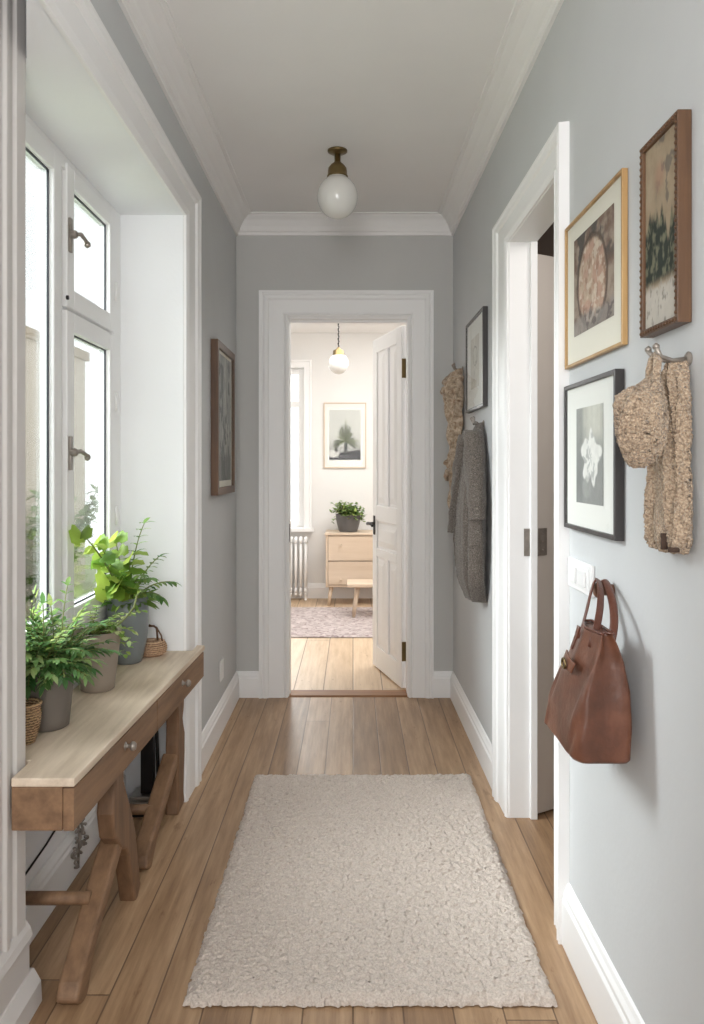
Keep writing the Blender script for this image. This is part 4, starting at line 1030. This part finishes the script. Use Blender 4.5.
def hat_and_scarf():
    # long knitted scarf folded flat to the wall: (z, near y, far y, thickness)
    tab = [(1.132, 1.372, 1.478, 0.034), (1.15, 1.352, 1.500, 0.040), (1.19, 1.350, 1.512, 0.040), (1.25, 1.356, 1.495, 0.036), (1.28, 1.360, 1.490, 0.034), (1.36, 1.362, 1.450, 0.034), (1.41, 1.366, 1.432, 0.034), (1.445, 1.380, 1.418, 0.032), (1.466, 1.389, 1.405, 0.026)]
    b = MB(); rings = []
    N_ = 210
    for i in range(181):
        z = 1.132 + (1.466 - 1.132) * i / 180; a, c, t = interp(tab, z)
        def nz(ang, z, t=t):
            f = 0.006 * math.sin(ang * 7 + z * 8) + 0.004 * math.sin(ang * 13 - z * 20)
            return (f if math.cos(ang) > 0 else 0, 0.002 * math.sin(z * 60 + ang * 3))
        rings.append(ring(t / 2 + 0.004, (a + c) / 2, z, t / 2, (c - a) / 2, N_, nz, 3.0))
    b.loft(rings); rough_up(b, 0.0030, 250, 81); b.on_right_wall()
    root = thing('knitted_scarf', 'beige chunky knit scarf hanging flat on the wall behind the hat', 'scarf', (XR(1.42), 1.42, 1.13))
    b.build('scarf_body', M['boucle'], root, smooth=True)
    b = MB()     # two dark slits of the folded cuff at the bottom
    b.loft([ring(0.046, 1.392, z, 0.006, 0.004, 16, None, 2) for z in (1.138, 1.150, 1.166)]); b.loft([ring(0.040, 1.366, z, 0.010, 0.006, 16, None, 2) for z in (1.136, 1.140, 1.144)]); b.on_right_wall()
    b.build('cuff_opening', M['cuff'], root, smooth=True)
    # hat: a floppy pouch hung up by its loop, brim turned up
    root = thing('knitted_hat', 'beige bobbly knitted hat hung by a loop over the scarf', 'hat', (XR(1.37) - 0.09, 1.37, 1.28))
    tab = [(1.280, 0.092, 1.372, 0.010, 0.008), (1.286, 0.091, 1.372, 0.020, 0.015), (1.300, 0.088, 1.370, 0.030, 0.025), (1.325, 0.088, 1.368, 0.038, 0.034), (1.355, 0.089, 1.368, 0.041, 0.038),
           (1.385, 0.091, 1.368, 0.042, 0.038), (1.402, 0.090, 1.370, 0.040, 0.034), (1.416, 0.080, 1.374, 0.030, 0.026), (1.428, 0.066, 1.380, 0.018, 0.018), (1.440, 0.058, 1.387, 0.010, 0.011), (1.448, 0.055, 1.391, 0.007, 0.008)]
    b = MB(); rings = []
    for i in range(120):
        z = 1.280 + (1.448 - 1.280) * i / 119; cw, cy, aw, ay = interp(tab, z); cw += 0.006; aw *= 0.95
        def nz(ang, z, aw=aw):
            # two diagonal folds running from the loop to the lower left
            ph = ang - 1.2 - (1.448 - z) * 9
            return (0.007 * math.sin(3 * ph) * aw / 0.06, 0.007 * math.cos(3 * ph) * aw / 0.06)
        rings.append(ring(cw, cy, z, aw, ay, 190, nz, 2.2))
    b.loft(rings); rough_up(b, 0.0028, 260, 91); b.on_right_wall(); b.build('hat_body', M['boucle'], root, smooth=True)
    b = MB()
    def flap(u, v):      # front half lapped over the back half along a slanting edge
        al = -1.05 + 1.15 * v; ang = al + (-2.5 - al) * u; z = 1.426 - 0.138 * v
        cw, cy, aw, ay = interp(tab, z); cw += 0.006
        k = 1.04 + (0.24 * math.exp(-((u - 0.05) / 0.14) ** 2) + 0.06 * math.sin(u * 11)) * math.sin(PI * min(1, v * 0.85 + 0.12)) * (1 - u * 0.6)
        return (cw + aw * k * math.cos(ang), cy + ay * k * math.sin(ang), z)
    b.sheet(flap, 130, 90); rough_up(b, 0.0028, 260, 97); b.on_right_wall()
    fb = b.build('brim', M['boucle'], root, smooth=True)
    md = fb.modifiers.new('thick', 'SOLIDIFY'); md.thickness = 0.007
    b = MB()
    b.tube([(0.070, 1.372, 1.425), (0.066, 1.374, 1.45), (0.060, 1.385, 1.470), (0.057, 1.398, 1.478), (0.060, 1.41, 1.470), (0.064, 1.412, 1.45), (0.068, 1.404, 1.425)], 0.0075, 12); rough_up(b, 0.002, 200, 99)
    b.on_right_wall().build('loop', M['boucle'], root, smooth=True)
hat_and_scarf()

def coat():
    root = thing('tweed_coat', 'grey brown tweed coat hanging from a hook left of the doorway', 'coat', (XR(3.4), 3.4, 0.70))
    N_ = 96
    tab = [(0.71, 3.37, 3.56, 0.056), (0.80, 3.31, 3.67, 0.092), (0.95, 3.28, 3.67, 0.104), (1.10, 3.275, 3.63, 0.104), (1.22, 3.29, 3.59, 0.096), (1.32, 3.32, 3.56, 0.082), (1.39, 3.36, 3.53, 0.064), (1.43, 3.40, 3.51, 0.048), (1.455, 3.43, 3.49, 0.036), (1.47, 3.45, 3.475, 0.026)]
    b = MB(); rings = []
    for i in range(100):
        z = 0.71 + (1.47 - 0.71) * i / 99; a, c, t = interp(tab, z); k = min(1, (1.47 - z) / 0.25)
        def nz(ang, z, t=t, k=k):
            f = (0.048 * (abs(math.sin(ang * 3.2 + 0.5 + z * 1.1)) ** 0.7 - 0.7) + 0.008 * math.sin(ang * 11 + z * 3)) * k
            return (f if math.cos(ang) > -0.2 else 0, 0.010 * math.sin(ang * 5) * k)
        r = ring(t / 2 + 0.004, (a + c) / 2, z, t / 2, (c - a) / 2, N_, nz, 2.6)
        if z < 0.84:       # uneven hem: the far front hangs shorter
            r = [(w, y, z + max(0, (y - 3.50)) * 0.60 * (0.84 - z) / 0.13) for w, y, z in r]
        rings.append(r)
    b.loft(rings); rough_up(b, 0.002, 120, 101); b.on_right_wall(); b.build('coat_body', M['tweed'], root, smooth=True)
    for top, bot, z0, z1, th in (((3.42, 0.056), (3.275, 0.062), 1.435, 1.065, 0.050), ((3.50, 0.070), (3.66, 0.10), 1.42, 0.98, 0.045)):
        b = MB(); rings = []
        for i in range(50):
            t = i / 49; z = z0 + (z1 - z0) * t; cy = top[0] + (bot[0] - top[0]) * t ** 0.8; cw = top[1] + (bot[1] - top[1]) * t
            r_ = th * (0.55 + 0.45 * math.sin(PI * min(1, 0.25 + t * 0.6))) * (1 + 0.05 * math.sin(t * 26))
            rings.append(ring(cw, cy, z, r_ * 0.85, r_, 40, lambda ang, z: (0.003 * math.sin(4 * ang + z * 20), 0.0), 2.2))
        b.loft(rings); rough_up(b, 0.002, 120, 105); b.on_right_wall(); b.build('sleeve', M['tweed'], root, smooth=True)
    b = MB(); rings = []     # collar fold at the neck
    b.tube([(0.025, 3.395, 1.37), (0.066, 3.405, 1.395), (0.078, 3.45, 1.42), (0.070, 3.495, 1.39), (0.072, 3.505, 1.32), (0.092, 3.50, 1.22)], [0.012, 0.018, 0.02, 0.018, 0.015, 0.006], 14); rough_up(b, 0.002, 120, 107)
    b.on_right_wall().build('collar', M['tweed'], root, smooth=True)
    b = MB(); b.tube([(0.02, 3.45, 1.46), (0.03, 3.455, 1.472), (0.04, 3.46, 1.476), (0.045, 3.47, 1.462)], 0.003, 8); b.on_right_wall().build('hanging_loop', M['tweed'], root, smooth=True)
coat()

def printed_scarf():
    root = thing('printed_scarf', 'crumpled beige printed scarf hanging in the far right corner', 'scarf', (XR(4.05), 4.05, 1.03))
    b = MB(); rings = []
    tab = [(1.03, 4.03, 4.13, 0.050), (1.10, 4.02, 4.14, 0.070), (1.17, 4.03, 4.12, 0.055), (1.23, 4.02, 4.13, 0.060), (1.29, 4.01, 4.14, 0.072), (1.36, 4.02, 4.12, 0.058), (1.48, 4.02, 4.13, 0.062), (1.58, 4.01, 4.14, 0.080), (1.66, 4.00, 4.14, 0.088), (1.72, 4.01, 4.12, 0.082), (1.755, 4.04, 4.10, 0.060), (1.778, 4.06, 4.08, 0.03)]
    for i in range(110):
        z = 1.03 + 0.748 * i / 109; a, c, t = interp(tab, z); k = min(1, (1.778 - z) / 0.08)
        def nz(ang, z, k=k): return ((0.011 * math.sin(5 * ang + z * 14) + 0.006 * math.sin(9 * ang - z * 30)) * k, 0.008 * math.sin(4 * ang + z * 22) * k)
        rings.append(ring(t / 2 + 0.004, (a + c) / 2, z, t / 2, (c - a) / 2, 64, nz, 2.2))
    b.loft(rings); rough_up(b, 0.006, 22, 111); b.on_right_wall(); b.build('scarf_body', M['scarf'], root, smooth=True)
    b = MB()    # wrapped bunch at the top and knot lower down
    for z, r, cw in ((1.715, 0.034, 0.050), (1.675, 0.038, 0.052), (1.635, 0.033, 0.048)):
        pts = [(cw + r * 1.25 * math.cos(2 * PI * k / 24), 4.07 + r * 1.6 * math.sin(2 * PI * k / 24), z + 0.014 * math.sin(2 * PI * k / 24 * 2 + z * 40)) for k in range(25)]
        b.tube(pts, [0.014 + 0.005 * math.sin(k * 1.7 + z * 30) for k in range(25)], 10)
    rough_up(b, 0.004, 60, 115); b.on_right_wall(); b.build('bunch', M['scarf'], root, smooth=True)
    b = MB(); pts = [(0.055 + 0.034 * math.cos(k * 0.8), 4.075 + 0.055 * math.sin(k * 0.8), 1.30 - 0.008 * k + 0.012 * math.sin(k * 2)) for k in range(13)]
    b.tube(pts, [0.013 + 0.004 * math.sin(k * 2.1) for k in range(13)], 10); rough_up(b, 0.004, 60, 119)
    b.on_right_wall(); b.build('knot', M['scarf'], root, smooth=True)
    b = MB()
    for dy, dw, zb_ in ((0.03, 0.02, 0.99), (-0.02, 0.035, 1.02), (0.06, 0.025, 1.05)):
        b.sheet(lambda u, v: (dw + 0.004 * math.sin(u * 9), 4.06 + dy + (u - 0.5) * 0.055, 1.12 - v * (1.12 - zb_)), 8, 12)
    o = b.on_right_wall().build('scarf_end', M['scarf'], root, smooth=True); md = o.modifiers.new('t', 'SOLIDIFY'); md.thickness = 0.005
printed_scarf()

def bag():
    root = thing('leather_bag', 'chestnut brown leather tote bag hanging by its handles on the right wall', 'bag', (0.52, 1.70, 0.69))
    # (z, near y, far y, back x, front x)
    tab = [(0.690, 1.592, 1.840, 0.554, 0.446), (0.696, 1.588, 1.848, 0.558, 0.440), (0.76, 1.588, 1.836, 0.562, 0.444), (0.83, 1.590, 1.806, 0.558, 0.458), (0.89, 1.590, 1.770, 0.544, 0.474), (0.925, 1.588, 1.748, 0.530, 0.484), (0.945, 1.587, 1.735, 0.520, 0.488)]
    b = MB(); rings = []; n = 120; vn = VN(131, 64)
    for i in range(80):
        z = 0.690 + (0.945 - 0.690) * i / 79; a, c, xb, xf = interp(tab, z); r = []
        for k in range(n):
            an = 2 * PI * k / n; ca, sa = math.cos(an), math.sin(an); p = 9.0
            u = math.copysign(abs(ca) ** (2 / p), ca); v = math.copysign(abs(sa) ** (2 / p), sa)
            x = (xb + xf) / 2 + (xb - xf) / 2 * u; y = (a + c) / 2 + (c - a) / 2 * v
            tz = (z - 0.69) / 0.255
            # soft drape folds on the front, pinched gusset on the near side
            if u < -0.2: x += 0.012 * (float(vn.fbm(y * 14 + tz * 1.2, z * 5, 3)) - 0.5) * 2 + 0.007 * math.sin((y - 1.6) * 42 + tz * 2.0) * tz
            if v < -0.6: y += 0.020 * tz ** 1.5 * (1 - abs(u)) * 1.3 + 0.006 * (float(vn.fbm(x * 16, z * 9, 2)) - 0.5)
            r.append((x, y, z))
        rings.append(r)
    b.loft(rings); body = b.build('bag_body', M['leather'], root, smooth=True)
    b = MB()
    rim = [(x, y, 0.945 + 0.003) for x, y, z in rings[-1][::2]] ; rim.append(rim[0]); b.tube(rim, 0.003, 6); b.build('rim', M['strap'], root, smooth=True)
    # seams down the front corners
    # handles: flat straps up to the peg
    def strap(pts, w=0.0085):
        m = MB(); m.tube(pts, w, 12, flat=0.32, up=(1, 0, 0)); return m.build('handle', M['strap'], root, smooth=True)
    def bez(p0, p1, p2, p3, n=18):
        p0, p1, p2, p3 = map(Vector, (p0, p1, p2, p3)); return [p0 * (1 - t) ** 3 + p1 * 3 * t * (1 - t) ** 2 + p2 * 3 * t * t * (1 - t) + p3 * t ** 3 for t in [i / n for i in range(n + 1)]]
    strap(bez((0.486, 1.722, 0.912), (0.519, 1.745, 0.99), (0.538, 1.806, 1.026), (0.549, 1.796, 1.028), 14) + bez((0.549, 1.793, 1.0275), (0.548, 1.770, 1.026), (0.520, 1.650, 1.00), (0.486, 1.632, 0.912), 14))
    strap(bez((0.523, 1.712, 0.93), (0.535, 1.740, 0.98), (0.562, 1.806, 1.022), (0.563, 1.797, 1.026), 14) + bez((0.563, 1.794, 1.0258), (0.562, 1.765, 1.024), (0.548, 1.645, 0.985), (0.524, 1.622, 0.93), 14))
    # fastening tab and metal ring
    def onf(y, z, d=0.0):      # point on the front face
        a, c, xb, xf = interp(tab, z); return (xf - 0.010 - d, y, z)
    b = MB(); b.sheet(lambda u, v: onf(1.722 - u * 0.075 + 0.01 * v, 0.888 - v * 0.022 - 0.012 * u, 0.004 + 0.004 * math.sin(PI * u)), 16, 8)
    o = b.build('tab', M['leather'], root, smooth=True); md = o.modifiers.new('t', 'SOLIDIFY'); md.thickness = 0.003
    b = MB(); b.sheet(lambda u, v: onf(1.690 + (u - 0.5) * (0.018 - 0.006 * v) + 0.012 * v, 0.945 - v * 0.05, 0.002), 6, 10)
    o2 = b.build('flap_strap', M['strap'], root, smooth=True); md = o2.modifiers.new('t', 'SOLIDIFY'); md.thickness = 0.003
    b = MB(); cx, cy, cz = onf(1.692, 0.866, 0.012)
    b.tube([(cx, cy + 0.013 * math.cos(k * 2 * PI / 24), cz + 0.010 * math.sin(k * 2 * PI / 24)) for k in range(25)], 0.0026, 8)
    b.build('ring', M['brass'], o, smooth=True)
bag()

# ================================================================== LAMPS
def lamps():
    x, y = -0.068, 3.50
    root = thing('ceiling_lamp', 'brass flush ceiling lamp with a white opal globe in the hall', 'ceiling lamp', (x, y, ZC))
    b = MB(); b.lathe([(0.002, 0), (0.043, -0.001), (0.043, -0.008), (0.034, -0.013), (0.018, -0.016), (0.014, -0.020)], (x, y, ZC), 36); b.build('ceiling_rose', M['brass'], root, smooth=True)
    b = MB(); b.lathe([(0.014, -0.015), (0.013, -0.05), (0.017, -0.056), (0.028, -0.064), (0.040, -0.080), (0.042, -0.094), (0.043, -0.110), (0.046, -0.114), (0.046, -0.119)], (x, y, ZC), 36); b.build('gallery', M['brass'], root, smooth=True)
    zc = ZC - 0.205; R_ = 0.089
    prof = [(0.001, -R_ * 1.06)] + [(R_ * math.cos(t), R_ * 1.06 * math.sin(t)) for t in [(-PI / 2 + 0.06) + k * (PI - 0.55) / 30 for k in range(31)]] + [(0.040, ZC - 0.114 - zc)]
    b = MB(); b.lathe(prof, (x, y, zc), 48, caps=False); b.build('globe_shade', M['opal'], root, smooth=True)
    x, y, zc2 = -0.112, 6.2, 2.574
    root = thing('pendant_lamp', 'white glass pendant lamp hanging on a chain in the back room', 'pendant lamp', (x, y, zc2))
    b = MB(); b.lathe([(0.002, 0), (0.045, -0.002), (0.04, -0.02), (0.01, -0.03)], (x, y, zc2), 24); b.build('ceiling_rose', M['brass'], root, smooth=True)
    b = MB(); pts = [(x + 0.003 * math.sin(k * 1.6), y + 0.003 * math.cos(k * 1.6), zc2 - 0.02 - k * 0.0095) for k in range(40)]
    b.tube(pts, [0.004 if k % 2 else 0.0065 for k in range(40)], 8); b.build('chain', M['iron'], root, smooth=True)
    zt = zc2 - 0.385
    b = MB(); b.lathe([(0.006, 0.015), (0.012, 0.01), (0.018, 0.0), (0.042, -0.012), (0.046, -0.05), (0.050, -0.054)], (x, y, zt), 28); b.build('cap', M['brass'], root, smooth=True)
    b = MB(); R_ = 0.078; b.lathe([(R_ * math.cos(t) if k else 0.001, R_ * 1.05 * math.sin(t)) for k, t in enumerate([-PI / 2 + j * (PI - 0.75) / 26 for j in range(27)])], (x, y, zt - 0.112), 40, caps=False); b.build('glass_shade', M['opal'], root, smooth=True)
lamps()

# ================================================================== BACK ROOM FURNITURE
def back_things():
    # radiator of columns
    root = thing('radiator', 'white column radiator under the back room window', 'radiator', (-0.8, YB - 0.10, 0))
    y = YB - 0.10
    xs = [-0.452 - 0.047 * k for k in range(10)]
    for i, x in enumerate(xs):
        b = MB()
        for dy in (-0.035, 0.035): b.tube([(x, y + dy, 0.10), (x, y + dy, 0.56)], 0.0125, 10)
        b.tube([(x, y - 0.05, 0.075), (x, y - 0.045, 0.055), (x, y + 0.045, 0.055), (x, y + 0.05, 0.075), (x, y + 0.05, 0.11), (x, y - 0.05, 0.11), (x, y - 0.05, 0.075)], 0.014, 8)
        b.tube([(x, y - 0.045, 0.55), (x, y - 0.03, 0.59), (x, y + 0.03, 0.59), (x, y + 0.045, 0.55)], 0.018, 8)
        b.build('column', M['white'], root, smooth=True)
    for x in (xs[0], xs[-1]):
        b = MB(); b.box(x - 0.012, x + 0.012, y - 0.04, y + 0.04, 0, 0.06); b.build('foot', M['white'], root, bevel=0.003)
    # chest of drawers
    x0, x1, ya, yb, zb, zt = -0.25, 0.52, 7.32, 7.72, 0.172, 0.668
    root = thing('chest_of_drawers', 'pale birch chest of drawers on tapered legs behind the open door', 'chest of drawers', ((x0 + x1) / 2, 7.5, 0))
    b = MB(); b.box(x0, x0 + 0.02, ya, yb, zb, zt - 0.02); b.box(x1 - 0.02, x1, ya, yb, zb, zt - 0.02); b.box(x0 + 0.02, x1 - 0.02, ya + 0.01, yb, zb, zb + 0.02); b.box(x0 + 0.02, x1 - 0.02, yb - 0.01, yb, zb, zt - 0.02)
    b.box(x0 - 0.008, x1 + 0.008, ya - 0.01, yb, zt - 0.02, zt); b.build('carcass', M['birch'], root, bevel=0.003)
    for z0, z1 in ((zb + 0.024, 0.408), (0.416, zt - 0.026)):
        d = MB(); d.box(x0 + 0.023, x1 - 0.023, ya + 0.001, ya + 0.02, z0, z1); dr = d.build('drawer', M['birch'], root, bevel=0.002)
        for xk in (x0 + 0.14, x1 - 0.14):
            k = MB(); k.lathe([(0.006, 0), (0.006, -0.008), (0.012, -0.014), (0.010, -0.02), (0.002, -0.022)], (xk, ya + 0.001, (z0 + z1) / 2 + (0.03 if z0 > 0.4 else -0.06)), 14, 'y'); k.build('knob', M['birch'], dr, smooth=True)
    for x, y_, sx in ((x0 + 0.05, ya + 0.05, -1), (x1 - 0.05, ya + 0.05, 1), (x0 + 0.05, yb - 0.05, -1), (x1 - 0.05, yb - 0.05, 1)):
        b = MB(); b.tube([(x, y_, zb), (x + sx * 0.025, y_ - 0.01, 0.0)], [0.020, 0.012], 14); b.build('leg', M['birch'], root, smooth=True)
    # low bench in front of it
    root = thing('low_bench', 'low pale wooden bench on splayed legs in front of the drawers', 'bench', (0.2, 6.8, 0.012))
    b = MB(); b.box(-0.05, 0.52, 6.66, 6.95, 0.270, 0.300); b.build('bench_top', M['birch'], root, bevel=0.006)
    for x, y_, sx, sy in ((0.04, 6.72, -1, -1), (0.45, 6.72, 1, -1), (0.04, 6.90, -1, 1), (0.45, 6.90, 1, 1)):
        b = MB(); b.tube([(x, y_, 0.272), (x + sx * 0.035, y_ + sy * 0.02, 0.0165)], [0.022, 0.013], 14); b.build('leg', M['birch'], root, smooth=True)
    # pot plant on the drawers
    c = Vector((-0.045, 7.50, 0.668)); root = thing('potted_plant', 'leafy green plant in a dark grey pot on the birch drawers', 'potted plant', c)
    pot(root, c, 0.085, 0.118, 0.165, M['potgrey'], 0.008, 0.006)
    f = MB(); st = MB(); top = c + Vector((0, 0, 0.145))
    for k in range(95):
        a = random.uniform(0, 2 * PI); el = random.uniform(0.15, 1.4); d = Vector((math.cos(a) * math.cos(el), math.sin(a) * math.cos(el), math.sin(el)))
        pts = arc(top + Vector((random.uniform(-0.06, 0.06), random.uniform(-0.06, 0.06), 0)), d, random.uniform(0.09, 0.16), random.uniform(0.4, 1.3), 6); st.tube(pts, [0.002] * len(pts), 5)
        for i in range(2, len(pts)):
            for s in (-1, 1):
                leaf(f, pts[i], (random.uniform(-1, 1), random.uniform(-1, 1), random.uniform(-0.1, 0.8)), random.uniform(0.03, 0.05), random.uniform(0.010, 0.016), 0.6, random.choice([(120, 152, 84), (158, 182, 112), (92, 124, 66), (176, 196, 134)]), 3, 4)
    f.build('foliage', M['leaf'], root, smooth=True); st.build('stems', M['stem'], root, smooth=True)
back_things()

# ================================================================== OUTSIDE THE WINDOW
def outside():
    b = MB(); b.box(-9, -1.06, -3, 16, -0.55, -0.45); struct(b.build('ground', M['ground']))
    b = MB(); b.box(-4.4, -4.0, 8.2, 10.45, -0.45, 2.85); b.box(-4.45, -3.95, 8.15, 10.5, 2.85, 2.98)
    o = b.build('garden_wall', M['brick']); tag(o, 'pale brick garden wall seen through the near window pane', 'wall')
    b = MB(); b.box(-4.4, -4.0, 11.25, 11.95, -0.45, 2.85); b.box(-4.45, -3.95, 11.2, 12.0, 2.85, 2.98)
    o = b.build('brick_pier', M['brick']); tag(o, 'pale brick pier seen through the far lower pane', 'pier')
    c = Vector((-3.55, 9.05, -0.45)); root = thing('garden_shrub', 'light green shrub in front of the pale brick garden wall', 'shrub', c)
    f = MB(); st = MB()
    for k in range(34):
        a = random.uniform(0, 2 * PI); pts = arc(c + Vector((random.uniform(-0.1, 0.1), random.uniform(-0.2, 0.2), 0)), (math.cos(a) * 0.35, math.sin(a) * 0.6, 1), random.uniform(0.9, 1.75), random.uniform(0.1, 0.6), 10)
        st.tube(pts, [0.012 - 0.0008 * i for i in range(11)], 5)
        for i in range(2, len(pts)):
            for q in range(5):
                leaf(f, pts[i], (random.uniform(-1, 1), random.uniform(-1, 1), random.uniform(-0.3, 0.8)), random.uniform(0.09, 0.16), random.uniform(0.03, 0.05), 0.5, random.choice([(128, 152, 92), (144, 166, 108), (112, 136, 80)]), 3, 4)
    f.apply(lambda x, y, z: (max(x, -3.93), y, z)); st.apply(lambda x, y, z: (max(x, -3.93), y, z))
    f.build('foliage', M['leaf'], root, smooth=True); st.build('stems', M['stem'], root, smooth=True)
outside()

# ================================================================== LIGHT, SKY, CAMERA
def area(name, loc, target, sx, sy, power, col=(1, 1, 1), spread=180):
    l = bpy.data.lights.new(name, 'AREA'); l.shape = 'RECTANGLE'; l.size = sx; l.size_y = sy; l.energy = power; l.color = col; l.spread = math.radians(spread)
    o = bpy.data.objects.new(name, l); C.objects.link(o); o.location = loc
    o.rotation_euler = (Vector(target) - Vector(loc)).to_track_quat('-Z', 'Y').to_euler(); return o
w = bpy.data.worlds.new('overcast sky'); bpy.context.scene.world = w; w.use_nodes = True
bg = w.node_tree.nodes['Background']; bg.inputs['Color'].default_value = (0.95, 0.98, 1.0, 1); bg.inputs['Strength'].default_value = 2.7
area('sky_light', (-3.6, 2.3, 4.0), (0.1, 2.45, 0.9), 3.2, 3.2, 600, (0.94, 0.975, 1.0), 120)
area('rear_fill', (-0.25, -1.3, 1.9), (0.0, 4.4, 1.5), 1.0, 1.2, 36, (1.0, 0.985, 0.97))  # added soft fill behind the camera, no fixture there
area('ceiling_wash', (0.0, -0.7, 1.2), (0.0, 1.2, 2.66), 0.8, 0.8, 21, (1.0, 0.985, 0.97))  # added upward fill to brighten the ceiling, not a fitting
area('side_room_fill', (1.15, 2.2, 2.2), (0.9, 2.8, 1.0), 0.5, 0.5, 7, (1.0, 0.95, 0.9))  # unseen fill added to light the open door leaf
area('back_room_sky', (-0.7, 8.9, 2.8), (-0.4, 6.3, 0.6), 1.6, 1.8, 370, (1.0, 1.0, 1.0))
area('back_room_fill', (0.4, 6.0, 2.5), (0.2, 6.2, 0), 1.8, 1.6, 62, (1.0, 0.99, 0.97))  # extra fill added to brighten the back room, apart from the pendant

cam = bpy.data.cameras.new('camera'); co = bpy.data.objects.new('camera', cam); C.objects.link(co)
co.location = (0, 0, CAMZ); co.rotation_euler = (PI / 2, 0, 0)
cam.sensor_width = 36; cam.sensor_fit = 'AUTO'; cam.lens = F / 1024 * 36; cam.shift_x = -1 / 1024; cam.shift_y = -46 / 1024
cam.clip_start = 0.02
sc = bpy.context.scene; sc.camera = co
sc.view_settings.view_transform = 'Standard'; sc.view_settings.look = 'None'; sc.view_settings.exposure = 0.0
sc.cycles.use_denoising = True
sc.cycles.max_bounces = 14; sc.cycles.diffuse_bounces = 8; sc.cycles.transparent_max_bounces = 16
sc.cycles.sample_clamp_indirect = 8
